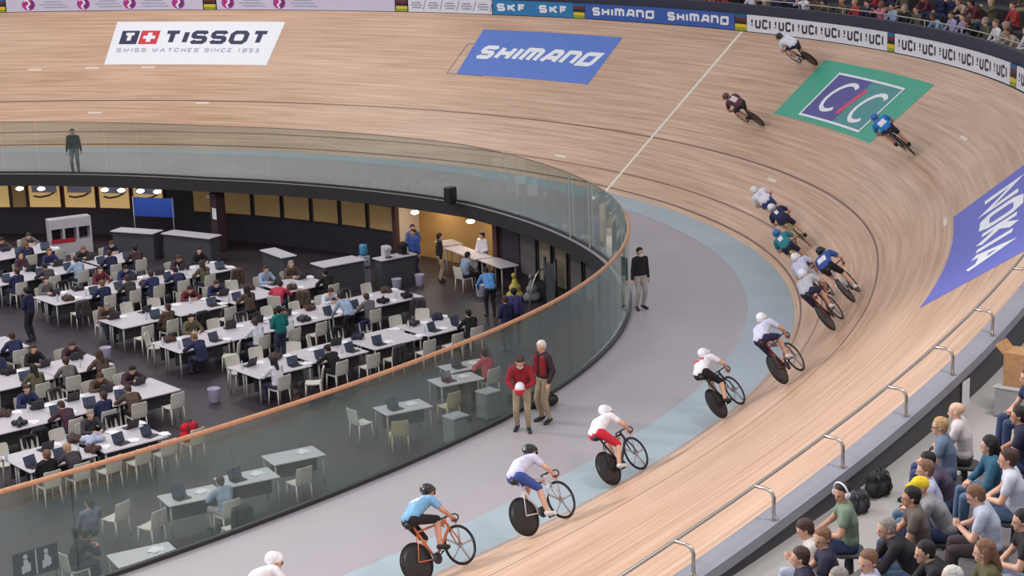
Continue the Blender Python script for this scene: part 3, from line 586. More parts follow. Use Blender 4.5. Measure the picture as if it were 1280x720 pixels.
POSE['stand_folded'] = build_pose('stand_folded', **STAND, handL=(.20, .10, 1.02), handR=(.22, -.10, 1.0), head=(14, -15), palm=(-1, 0, -.3), elbow=(-.5, .9, -.6), curl=.5)
POSE['stand_down'] = build_pose('stand_down', pelvis=(0, 0, .91), p1=10, p2=24, footL=(.06, .12, .085), footR=(-.06, -.12, .085), kneeL=(1, .1, 0), kneeR=(1, -.1, 0), toes=((1, .25, -.22), (1, -.25, -.22)), handL=(.34, .10, .98), handR=(.33, -.12, .96), head=(42, 5), elbow=(-.5, .9, -.6), curl=.7, palm=(0, 0, 1), voxel=.013, fine=True)
POSE['stand_near'] = build_pose('stand_near', **STAND, handL=(.12, .29, .88), handR=(.14, -.27, .92), head=(16, 18), elbow=(-.8, .5, -.2), curl=.5, voxel=.013, fine=True)
POSE['lean_over'] = build_pose('lean_over', pelvis=(-.08, 0, .92), p1=38, p2=50, footL=(.0, .11, .085), footR=(-.06, -.11, .085), kneeL=(1, .1, 0), kneeR=(1, -.1, 0), handL=(.50, .22, .82), handR=(.50, -.20, .82), head=(48, 0), elbow=(-.5, .8, -.2))
SIT = dict(footL=(.40, .12, .085), footR=(.44, -.12, .085), toes=((1, .15, -.22), (1, -.15, -.22)))
POSE['type'] = build_pose('type', pelvis=(0, 0, .56), p1=4, p2=22, handL=(.42, .13, .80), handR=(.42, -.13, .80), head=(22, 0), curl=.35, elbow=(-.4, .8, -.5), **SIT)
POSE['type_hunch'] = build_pose('type_hunch', pelvis=(-.03, 0, .56), p1=22, p2=44, handL=(.46, .16, .80), handR=(.47, -.10, .80), head=(40, 12), curl=.3, elbow=(-.3, .9, -.3), **SIT)
POSE['sit_back'] = build_pose('sit_back', pelvis=(.02, 0, .56), p1=-14, p2=-2, handL=(.30, .12, .62), handR=(.34, -.16, .80), head=(4, 25), curl=.4, elbow=(-.5, .7, -.6), hair='short', **SIT)
POSE['sit_long'] = build_pose('sit_long', pelvis=(0, 0, .56), p1=6, p2=20, handL=(.42, .15, .80), handR=(.40, -.11, .80), head=(20, -10), curl=.35, elbow=(-.4, .8, -.5), hair='long', **SIT)
SP = dict(pelvis=(0, 0, .52), voxel=.0125, fine=True)
FT = dict(footL=(.43, .11, .085), footR=(.47, -.13, .085), toes=((1, .2, -.22), (1, -.2, -.22)))
POSE['watch_lap'] = build_pose('watch_lap', p1=6, p2=18, handL=(.33, .07, .66), handR=(.31, -.07, .66), head=(8, 0), elbow=(-.4, .9, -.3), curl=.6, sleeve='short', **SP, **FT)
POSE['watch_lean'] = build_pose('watch_lean', p1=26, p2=44, handL=(.52, .05, .60), handR=(.50, -.05, .60), head=(10, 10), elbow=(-.2, .9, -.2), curl=.7, sleeve='long', **SP, **FT)
POSE['watch_turn'] = build_pose('watch_turn', p1=4, p2=14, handL=(.30, .12, .64), handR=(.34, -.10, .66), head=(10, 40), elbow=(-.4, .9, -.3), curl=.5, sleeve='short', hair='short', **SP, **FT)
POSE['watch_phone'] = build_pose('watch_phone', p1=8, p2=26, handL=(.34, .06, .74), handR=(.32, -.08, .74), head=(30, 0), elbow=(-.4, .9, -.4), curl=.8, palm=(0, 0, 1), sleeve='short', **SP, **FT)
POSE['watch_long'] = build_pose('watch_long', p1=6, p2=18, handL=(.33, .07, .66), handR=(.33, -.07, .66), head=(8, -16), elbow=(-.4, .9, -.3), curl=.6, sleeve='long', hair='long', **SP, **FT)
FP = dict(pelvis=(0, 0, .52), voxel=.024)
for n_, kw in (('far_lap', dict(p1=4, p2=16, handL=(.33, .08, .66), handR=(.31, -.08, .66), head=(10, 8), elbow=(-.4, .9, -.3))), ('far_lean', dict(p1=26, p2=42, handL=(.50, .06, .62), handR=(.48, -.06, .62), head=(12, -20), elbow=(-.2, .9, -.2))), ('far_clap', dict(p1=2, p2=8, handL=(.34, .05, 1.0), handR=(.34, -.05, 1.0), head=(8, 14), elbow=(-.2, .9, -.6)))):
    POSE[n_] = build_pose(n_, **kw, **FP, **FT)
CH = (.165*math.cos(.35), .165*math.sin(.35))
def cyc(name, th, p1, p2, hd, hands, sleeve='short', elbow=(-.2, .8, -.8)):
    c_, s_ = .165*math.cos(th), .165*math.sin(th)
    fl = (c_-.07, .125, .28+s_+.105); fr = (-c_-.07, -.125, .28-s_+.105)
    return build_pose(name, pelvis=(-.20, 0, 1.02), p1=p1, p2=p2, handL=(hands[0], .185, hands[1]), handR=(hands[0], -.185, hands[1]), footL=fl, footR=fr, kneeL=(1, .1, .6), kneeR=(1, -.1, .6), head=hd, elbow=elbow, palm=(.2, 0, -1), curl=1.3, sleeve=sleeve, legs='bike', helmet=True, voxel=.0125, fine=True, hips=.08, toes=((1, 0, -.35), (1, 0, -.25)), girth=.95)
POSE['ride'] = cyc('ride', .5, 63, 82, (22, 0), (.47, .80))
POSE['ride_low'] = cyc('ride_low', 2.2, 62, 84, (22, 6), (.46, .78))
POSE['ride_high'] = cyc('ride_high', -.9, 48, 64, (16, -6), (.46, .86))
POSE['ride_side'] = cyc('ride_side', 3.6, 60, 78, (18, 22), (.47, .80))
def person(pose, M, label, top, bottom, skin=0, hair=0, shoes=None, parts=True, group=None, cap=None, bald=False, extra=None):
    J = POSE[pose]; sh = shoes or BLACKP
    o = link('person', J.body, None, M, [SKIN[skin], top, bottom, sh, FEAT]); tag(o, label, 'person', group)
    if parts:
        link('top', J.shirt, o, None, [top]); link('trousers', J.pants, o, None, [bottom])
        for s_ in J.shoes: link('shoe', s_, o, None, [sh])
    if cap is not None: link('cap', J.cap, o, None, [cap])
    elif not bald: link('hair', J.hair, o, None, [HAIRS[hair]])
    return o, J
# ---------------------------------------------------------------- track bicycles and their riders
CARB = mat('carbon_black', srgb(40, 38, 42), .35, .15, 12); RUB = mat('tyre_rubber', srgb(34, 32, 34), .8, .1, 20); SPOKE = mat('pale_spokes', srgb(170, 168, 174), .35, .05, 10)
def bike_parts():
    P = {}
    mb = MB(); bb, st, hb, ht, ra = V(0,0,.28), V(-.175,0,.80), V(.49,0,.66), V(.455,0,.80), V(-.40,0,.335)
    mb.tube([bb, st], [.022, .018]); mb.tube([st+V(.01,0,-.02), ht-V(0,0,.02)], [.016, .020]); mb.tube([bb, hb], [.026, .026]); mb.tube([hb-V(-.008,0,.03), ht+V(0,0,.02)], .022)
    for e in (1, -1):
        mb.tube([bb+V(-.03,.03*e,0), ra+V(0,.055*e,0)], [.012, .009]); mb.tube([st+V(0,.015*e,-.05), ra+V(0,.055*e,0)], [.009, .008])
    mb.tube([st, st+V(-.025,0,.10)], [.017, .015]); P['frame'] = mb.mesh('bicycle_frame', CARB, True)
    mb = MB()
    for e in (1, -1): mb.tube([hb+V(.01,.02*e,-.03), V(.53,.045*e,.52), V(.58,.05*e,.335)], [.014, .013, .009])
    P['fork'] = mb.mesh('bicycle_fork', CARB, True)
    circ = lambda c, r, n=28: [c + V(r*math.cos(2*math.pi*i/n), 0, r*math.sin(2*math.pi*i/n)) for i in range(n)]
    mb = MB(); mb.lathe((0,0,0), [(.03,-.03),(.2,-.014),(.318,-.008),(.318,.008),(.2,.014),(.03,.03)], 32, 0, ax=((1,0,0),(0,0,1),(0,-1,0))); P['disc'] = mb.mesh('disc_wheel', CARB, True)
    mb = MB(); mb.tube(circ(V(0,0,0), .324), .011, 8, 0, True); P['tyre'] = mb.mesh('wheel_tyre', RUB, True)
    mb = MB(); mb.tube(circ(V(0,0,0), .300), .016, 8, 0, True); mb.tube([V(0,-.035,0), V(0,.035,0)], .022, 10, 1)
    for k in range(5): a_ = 2*math.pi*k/5; mb.tube([V(.02*math.cos(a_),0,.02*math.sin(a_)), V(.30*math.cos(a_),0,.30*math.sin(a_))], [.022, .013], 8, 1)
    P['spoked'] = mb.mesh('spoked_wheel', [CARB, SPOKE], True)
    mb = MB(); mb.tube([V(-.34,0,.925), V(-.27,0,.93), V(-.16,0,.925), V(-.06,0,.915)], [.045, .068, .035, .018], 10); P['saddle'] = mb.mesh('saddle', BLACKP, True)
    mb = MB(); mb.tube([V(.455,0,.82), V(.53,0,.84)], .018)
    for e in (1, -1): mb.tube([V(.53,0,.84), V(.53,.14*e,.84), V(.56,.185*e,.83), V(.60,.19*e,.79), V(.58,.19*e,.74), V(.52,.19*e,.725), V(.44,.19*e,.74)], .0135, 8)
    P['handlebar'] = mb.mesh('handlebar', BLACKP, True)
    mb = MB(); mb.lathe(V(0,-.045,.28), [(.02,-.004),(.095,-.004),(.095,.004),(.02,.004)], 24, 0, ax=((1,0,0),(0,0,1),(0,-1,0))); mb.tube([V(0,-.06,.28), V(0,.06,.28)], .02); P['chainring'] = mb.mesh('chainring', DMETAL, True)
    return P
BP = bike_parts(); CRANK = {}
def crank_mesh(th, e):
    k = (th, e)
    if k not in CRANK:
        c_, s_ = .165*math.cos(th)*e, .165*math.sin(th)*e; mb = MB(); mb.tube([V(0,.06*e,.28), V(c_,.075*e,.28+s_)], [.016, .012]); mb.box(V(c_,.115*e,.28+s_), (.09,.08,.018)); CRANK[k] = mb.mesh('crank_arm', DMETAL, True)
    return CRANK[k]
PTH = {'ride': .5, 'ride_low': 2.2, 'ride_high': -.9, 'ride_side': 3.6}
PANEL = {}
def back_panel(pose, t0, t1, hw):
    "cloth panel on the back of the jersey between t0 and t1 of the way from saddle to neck"
    k = (pose, t0, t1, hw)
    if k in PANEL: return PANEL[k]
    J = POSE[pose]; me = J.shirt; a, b = J.spine; d = b-a; L = np.linalg.norm(d); d = d/L; up = unit(np.cross(d, (0,1,0))); up = up if up[2] > 0 else -up
    mb = MB(); idx = {}
    for pl in me.polygons:
        c = np.array(pl.center); n = np.array(pl.normal); t = float((c-a)@d)/L
        if t0 < t < t1 and abs(c[1]) < hw and n@up > .35:
            fs = []
            for vi in pl.vertices:
                if vi not in idx: idx[vi] = len(mb.v); mb.v.append(tuple(np.array(me.vertices[vi].co) + np.array(me.vertices[vi].normal)*.004))
                fs.append(idx[vi])
            mb.f.append(tuple(fs)); mb.m.append(0)
    PANEL[k] = mb.mesh('back_panel', PAPER, True); return PANEL[k]
def rider(s, w, pose, label_p, label_b, jersey, shorts, helmet, shoe, frame, skin=0, wheel=None, panel=None, extra_lean=4):
    p, n, t = surf(s, max(w, .001)) if w > 0 else surf(s, w)
    b_ = plan(s)[0][2] + math.radians(extra_lean); inn = np.cross((0,0,1), t); up = math.cos(b_)*V(0,0,1) + math.sin(b_)*inn
    M = frame_at(p + n*.012, t, up)
    o = empty('track_bicycle', M); tag(o, label_b, 'bicycle', 'track bicycles in the race')
    link('frame', BP['frame'], o, None, [frame]); link('fork', BP['fork'], o, None, [frame])
    for nm, x in (('disc', -.40), ('spoked', .58)):
        q = link('wheel', BP[nm], o, Matrix.Translation((x, 0, .335)), [wheel] if nm == 'disc' and wheel else None); link('tyre', BP['tyre'], q)
    link('saddle', BP['saddle'], o); link('handlebar', BP['handlebar'], o); link('chainring', BP['chainring'], o)
    for e in (1, -1): link('crank', crank_mesh(PTH[pose], e), o)
    J = POSE[pose]; r = link('person', J.body, None, M, [SKIN[skin], jersey, shorts, shoe, FEAT]); tag(r, label_p, 'person', 'cyclists in the race')
    link('jersey', J.shirt, r, None, [jersey]); link('shorts', J.pants, r, None, [shorts])
    for s_ in J.shoes: link('shoe', s_, r, None, [shoe])
    if panel: link('back_panel', back_panel(pose, *panel[0]), r, None, [panel[1]])
    h = link('helmet', J.helmet, r, None, [helmet]); link('visor', J.visor, h)
    return r
W_ = cloth('race_white', 236, 232, 240); LAV = cloth('lavender', 206, 204, 230); NVY = cloth('navy', 38, 40, 78); BLK = cloth('black', 30, 28, 34); BLU = cloth('royal_blue', 58, 86, 160); REDC = cloth('race_red', 214, 44, 66); SKY = cloth('sky_blue', 120, 172, 214); CYN = cloth('cyan_blue', 34, 128, 206); TEAL = cloth('teal', 46, 128, 140); GRYC = cloth('pale_grey', 196, 194, 204); DPK = cloth('dark_plum_jersey', 92, 58, 72); PNKW = cloth('pink_white', 226, 206, 214)
HW = mat('helmet_white', srgb(240, 238, 244), .3, .03, 6, coat=.4); HB = mat('helmet_black', srgb(34, 30, 36), .3, .1, 6, coat=.4); HR = mat('helmet_maroon', srgb(110, 50, 56), .3, .1, 6, coat=.4); HBL = mat('helmet_blue', srgb(30, 110, 190), .3, .1, 6, coat=.4); SW = mat('white_shoe', srgb(232, 228, 232), .4, .05, 6)
FR_W = mat('frame_white', srgb(222, 220, 226), .3, .05, 6); FR_O = mat('frame_orange', srgb(214, 120, 70), .3, .05, 6); FR_M = mat('frame_maroon', srgb(120, 52, 52), .3, .08, 6); FR_Y = mat('frame_straw', srgb(196, 186, 120), .3, .08, 6)
B_ = lambda x: x + ' racing on the wooden banking'
rider(-11.71, 6.68, 'ride', 'cyclist in white jersey and black helmet riding highest, just under the UCI board', 'dark track bicycle highest on the banking, beside the green panel', W_, NVY, HB, SW, CARB)
rider(-11.89, 3.94, 'ride_low', 'cyclist in plum jersey with white patch riding alone left of the green panel', 'dark track bicycle alone between the white line and the green panel', DPK, BLK, HR, BLACKP, CARB, 1, panel=((.18, .8, .085), PNKW))
rider(-20.57, 4.79, 'ride', 'cyclist in bright blue jersey and helmet riding over a corner of the green panel', 'dark track bicycle just below the corner of the green panel', CYN, NVY, HBL, BLACKP, CARB, 1, panel=((.08, .5, .10), W_))
rider(-18.4, 1.22, 'ride_low', 'cyclist in white jersey, blue shorts and white helmet leading the low bunch', 'track bicycle at the very front of the low bunch', W_, BLU, HW, SW, CARB, panel=((.3, .6, .06), LAV))
rider(-20.67, 1.11, 'ride', 'cyclist in navy jersey with white helmet, second in the low bunch', 'straw coloured track bicycle second in the low bunch', NVY, NVY, HW, BLACKP, FR_Y, panel=((.3, .66, .055), W_))
rider(-23.05, .79, 'ride_low', 'cyclist in teal and navy kit riding third, on the inside of the low bunch', 'track bicycle third in the low bunch, closest to the blue band', TEAL, NVY, HBL, SW, FR_Y, 1, panel=((.25, .6, .06), W_))
rider(-27.18, 1.24, 'ride', 'cyclist in pale lavender jersey riding fourth in the low bunch', 'track bicycle fourth in the low bunch, hidden among others', LAV, GRYC, HW, SW, CARB)
rider(-30.36, 1.84, 'ride_side', 'cyclist in pale grey jersey riding fifth, at the tail of the low bunch', 'maroon track bicycle at the tail of the low bunch', GRYC, NVY, HW, SW, FR_M, 1)
rider(-28.68, 2.08, 'ride_low', 'cyclist in blue and white jersey riding higher, outside the tail of the low bunch', 'track bicycle on the outside of the bunch near the stayers line', BLU, BLK, HB, SW, FR_W, panel=((.05, .42, .11), W_))
rider(-34.05, 1.85, 'ride_side', 'cyclist in lavender white jersey trailing the bunch on a maroon bicycle', 'maroon track bicycle chasing just behind the bunch', LAV, NVY, HW, SW, FR_M, 1)
rider(-34.33, .45, 'ride', 'cyclist in red and white jersey with white helmet at the edge of the blue band', 'black track bicycle at the edge of the blue band behind the maroon one', W_, BLK, HW, BLACKP, CARB, panel=((.45, .62, .13), REDC))
rider(-38.19, .06, 'ride', 'cyclist in white jersey and red shorts riding right of the two men in red vests', 'black disc wheel track bicycle under the rider in red shorts', W_, REDC, HW, SW, CARB)
rider(-41.81, 1.0, 'ride_low', 'cyclist in white jersey, blue shorts and dark helmet behind the rider in red shorts', 'white framed track bicycle with black disc wheel behind the red shorts rider', LAV, BLU, HB, SW, FR_W)
rider(-43.98, .61, 'ride_side', 'cyclist in sky blue and white jersey with black helmet near the bottom edge', 'orange framed track bicycle near the bottom edge of the photo', SKY, BLK, HB, BLACKP, FR_O, 1, panel=((.5, .9, .12), W_))
rider(-47.71, 1.3, 'ride', 'cyclist in white jersey and pale helmet cut off by the bottom edge', 'track bicycle of the last rider, cut off by the bottom edge', W_, BLU, HW, SW, CARB)
# ---------------------------------------------------------------- furniture of the press pit
def proto_table(L, D, H=.74):
    P = []; mb = MB(); mb.rbox((0,0,H-.015), (L, D, .03), .02); P.append(('table_top', mb.mesh('table_top', WHITE)))
    for x in (-1, 1):
        for y in (-1, 1): mb = MB(); mb.tube([V(x*(L/2-.06), y*(D/2-.07), H-.03), V(x*(L/2-.05), y*(D/2-.06), 0)], [.028, .020], 8); P.append(('leg', mb.mesh('table_leg', COPE, True)))
    mb = MB(); mb.box((0,0,H-.075), (L-.16, .04, .09)); mb.box((0,0,H-.30), (L-.16, .02, .36)); P.append(('modesty_panel', mb.mesh('modesty_panel', DARK)))
    return P
def proto_chair():
    P = []; mb = MB(); prof = [(.22,.455),(.12,.445),(0,.44),(-.14,.445),(-.20,.46)]
    mb.loft([[V(x,-.22+abs(x)*.05,z), V(x,-.1,z-.012), V(x,.1,z-.012), V(x,.22-abs(x)*.05,z), V(x,.21-abs(x)*.05,z-.03), V(x,-.21+abs(x)*.05,z-.03)] for x, z in prof]); P.append(('seat', mb.mesh('chair_seat', CHAIRM)))
    mb = MB(); bp = [(-.19,.455,.21),(-.215,.56,.215),(-.235,.70,.22),(-.255,.82,.215),(-.26,.86,.19)]
    mb.loft([[V(x,-h,z), V(x-.03,-h*.5,z), V(x-.038,0,z), V(x-.03,h*.5,z), V(x,h,z), V(x-.022,h,z), V(x-.052,h*.5,z), V(x-.06,0,z), V(x-.052,-h*.5,z), V(x-.022,-h,z)] for x, z, h in bp]); P.append(('backrest', mb.mesh('chair_backrest', CHAIRM)))
    for x, y in ((.19,.18),(.19,-.18),(-.19,.19),(-.19,-.19)):
        mb = MB(); mb.tube([V(x,y,.45), V(x*1.16,y*1.1,0)], [.022,.014], 8); P.append(('leg', mb.mesh('chair_leg', CHAIRM, True)))
    return P
CHAIR = proto_chair()
def spawn(name, parts, M, label, cat, group=None, mats=None):
    o = empty(name, M); tag(o, label, cat, group)
    for nm, me in parts: link(nm, me, o, None, mats)
    return o
mb = MB(); mb.rbox((0,0,.010), (.24,.34,.020), .015); mb.box((.0,0,.0215), (.16,.29,.003), 1); LB = mb.mesh('laptop_base', [DMETAL, BLACKP])
mb = MB(); mb.box((0,0,.115), (.010,.34,.23)); mb.box((-.006,0,.115), (.002,.31,.20), 1); LS = mb.mesh('laptop_screen', [DMETAL, mat('screen_glow', srgb(70, 78, 100), .3, .3, 12, emit=.12)])
LSM = Matrix.Translation((.12, 0, .02)) @ Matrix.Rotation(math.radians(18), 4, 'Y')
def laptop(M, label):
    o = empty('laptop', M); tag(o, label, 'laptop', 'laptops in the press pit'); link('keyboard_base', LB, o); link('screen', LS, o, LSM)
mb = MB()
for i in range(4): mb.box((.012*i, .01*i, .003+.005*i), (.21,.30,.004), ax=((math.cos(.2*i), math.sin(.2*i), 0), (-math.sin(.2*i), math.cos(.2*i), 0), (0,0,1)))
PAP = mb.mesh('paper_sheets', PAPER)
BAGB = remesh('bag_body', [('b', (0,-.10,.12), (0,.10,.12), .115, .115), ('b', (.02,-.09,.27), (.02,.09,.27), .095, .09), ('b', (.09,-.06,.13), (.09,.06,.13), .07, .07)], .018, [BLACKP], None, 3)
BAGP = remesh('bag_pocket', [('b', (.125,-.06,.12), (.125,.06,.12), .06, .06), ('b', (.115,-.05,.17), (.115,.05,.17), .05, .05)], .016, [BLACKP], None, 2)
mb = MB(); mb.tube([V(-.08,-.08,.34), V(-.13,-.09,.26), V(-.13,-.09,.12), V(-.09,-.09,.04)], .016, 6); mb.tube([V(-.08,.08,.34), V(-.13,.09,.26), V(-.13,.09,.12), V(-.09,.09,.04)], .016, 6); mb.tube([V(0,-.03,.35), V(0,-.03,.40), V(0,.03,.40), V(0,.03,.35)], .01, 6); BAGS = mb.mesh('bag_straps', BLACKP, True)
CLUT = remesh('soft_camera_bag', [('b', (-.1,-.12,.07), (.1,.12,.07), .075, .085), ('b', (-.1,.1,.07), (.1,-.1,.08), .08, .07), ('b', (0,0,.12), (.05,.06,.14), .07, .05)], .018, [BLACKP], None, 3)
mb = MB(); mb.lathe((0,0,0), [(.031,0),(.034,.01),(.034,.13),(.028,.16),(.013,.185),(.013,.205)], 12); BOT = mb.mesh('bottle_body', mat('clear_pet', srgb(206, 214, 222), .2, .04, 6), True); BCAP = MB().lathe((0,0,.205), [(.016,0),(.016,.02)], 10).mesh('bottle_cap', mat('bottle_cap', srgb(220, 224, 236), .5, .05, 6))
mb = MB(); mb.lathe((0,0,0), [(.125,0),(.135,.02),(.165,.36),(.165,.375),(.150,.375),(.120,.03)], 18); BIN = mb.mesh('bin_body', mat('pale_violet_bin', srgb(176, 170, 196), .5, .06, 5), True); BINR = MB().tube([V(.163*math.cos(a_), .163*math.sin(a_), .375) for a_ in rng(0, 2*math.pi-.3, .3)], .012, 6, 0, True).mesh('bin_rim', mat('pale_violet_rim', srgb(196, 190, 212), .5, .05, 5), True)
def bag(M, label, m, kind='backpack'):
    if kind == 'camera_bag':
        o = empty('camera_bag', M); tag(o, label, 'bag', 'dark bags in the press pit'); link('bag_body', CLUT, o, None, [m]); link('strap', BAGS_C, o); return o
    o = empty('backpack', M); tag(o, label, 'bag', 'backpacks'); link('bag_body', BAGB, o, None, [m]); link('pocket', BAGP, o, None, [m]); link('straps', BAGS, o); return o
BAGS_C = MB().tube([V(-.16,-.12,.10), V(-.06,-.05,.21), V(.06,.05,.21), V(.16,.12,.10)], .011, 6).mesh('bag_strap', BLACKP, True)
COATB = remesh('coat_body', [('b', (-.305,-.16,.84), (-.305,.16,.84), .05, .05), ('b', (-.30,-.14,.80), (-.29,-.16,.42), .055, .06), ('b', (-.30,.14,.80), (-.29,.16,.40), .055, .06), ('b', (-.31,0,.78), (-.30,0,.40), .06, .07), ('b', (-.21,-.13,.84), (-.19,-.12,.62), .035, .03), ('b', (-.21,.13,.84), (-.19,.12,.60), .035, .03), ('b', (-.25,-.16,.88), (-.25,.16,.88), .04, .04)], .02, [BLACKP], None, 3)
COATS = remesh('coat_sleeve', [('b', (-.31,.19,.82), (-.32,.23,.55), .05, .04), ('b', (-.32,.23,.55), (-.29,.22,.36), .04, .035)], .018, [BLACKP], None, 2); COATS2 = remesh('coat_sleeve', [('b', (-.31,-.19,.82), (-.33,-.22,.52), .05, .04), ('b', (-.33,-.22,.52), (-.31,-.20,.34), .04, .035)], .018, [BLACKP], None, 2)
T2 = proto_table(1.72, .80)
rowname = {}
TOPS = [('black', BLK), ('navy', NVY), ('charcoal', cloth('charcoal', 66, 60, 66)), ('dark plum', cloth('plum', 74, 46, 60)), ('grey', cloth('mid_grey', 112, 108, 112)), ('dark blue', cloth('dark_blue', 46, 52, 92)), ('brown', cloth('brown', 92, 72, 62)), ('white', cloth('shirt_white', 224, 222, 232)), ('olive', cloth('olive', 98, 92, 70)), ('pale blue', cloth('pale_blue', 160, 178, 206)), ('maroon', cloth('maroon', 104, 44, 56))]
JEAN = cloth('jeans', 58, 62, 88); KHAKI = cloth('khaki', 168, 150, 126); DTR = cloth('dark_trousers', 40, 38, 44); LTR = cloth('light_trousers', 190, 184, 186)
used_labels = {}
def uniq(lab):
    used_labels[lab] = used_labels.get(lab, 0) + 1
    return lab
def blk(u, v, z=PIT, d=1): return facing(pit(u, v, z), E2*d)
ROWS = [  # name, u start (aisle end), u end, v of the near edge, depth of the row, share of occupied seats
 ('front right row', -16.95, -9.3, -11.8, 1.6, .0), ('second right row', -17.0, -8.2, -7.95, 1.6, .3), ('third right row', -16.85, -9.0, -4.3, 1.6, .5),
 ('fourth right row', -16.7, -10.0, -.1, 1.6, .8), ('fifth right row', -16.8, -11.2, 3.8, 1.6, .9), ('sixth right row', -17.6, -12.6, 7.5, 1.6, .9), ('back row', -20.2, -14.0, 11.2, 1.6, .85),
 ('front left row', -21.0, -24.8, -14.3, 1.6, .15), ('second left row', -18.8, -27.5, -11.1, 1.6, .6), ('third left row', -18.8, -25.8, -7.6, 1.6, .6),
 ('fourth left row', -19.5, -25.0, -4.0, 1.6, .65), ('fifth left row', -20.0, -24.0, -.1, 1.6, .8), ('sixth left row', -19.6, -24.6, 3.8, 1.6, .8)]
def in_frame(p, m=12):
    q = p - V(CX, CY, HH); Z = q@_fw; return -m < 640 + f*(q@RT)/Z < 1280+m and -m < 360 - f*(q@UP)/Z < 720+m
SPEC = {}   # (row index, side, seat number) -> (pose, top, bottom, hair, label)
SPEC[(0, -1, 0)] = ('sit_long', 'white', 0, 0, 'person with long dark hair and white shirt at the aisle end of the front row')
SPEC[(0, -1, 2)] = ('type_hunch', 'black', 1, 0, 'person in black top typing on a laptop, front row by the glass')
SPEC[(0, -1, 7)] = ('type', 'black', 1, 0, 'person in black top seated near the right end of the front right row')
SPEC[(0, 1, 8)] = ('type', 'maroon', 1, 0, 'person in maroon top facing the glass at the right end of the front row')
SPEC[(1, -1, 2)] = ('type', 'white', 0, 1, 'person in white shirt beside the one in teal, second row')
SPEC[(1, -1, 5)] = ('lean_over', 'pale blue', 1, 0, 'person in pale blue shirt bending over the second right row')
SPEC[(1, 1, 1)] = ('type', 'olive', 1, 0, 'person in olive top facing the glass in the second row')
SPEC[(7, -1, 4)] = ('sit_back', 'black', 0, 2, 'brown haired person in black polo at the left end of the front left row')
SPEC[(7, -1, 3)] = ('type_hunch', 'charcoal', 1, 4, 'fair haired person in charcoal top next to the one in black polo')
cnt = 0
tc = {n: (c_, m) for c_, (n, m) in enumerate(TOPS)}
DM = [BLACKP, cloth('bag_black', 34, 30, 36), cloth('bag_navy', 44, 44, 66), cloth('bag_brown', 82, 60, 56)]
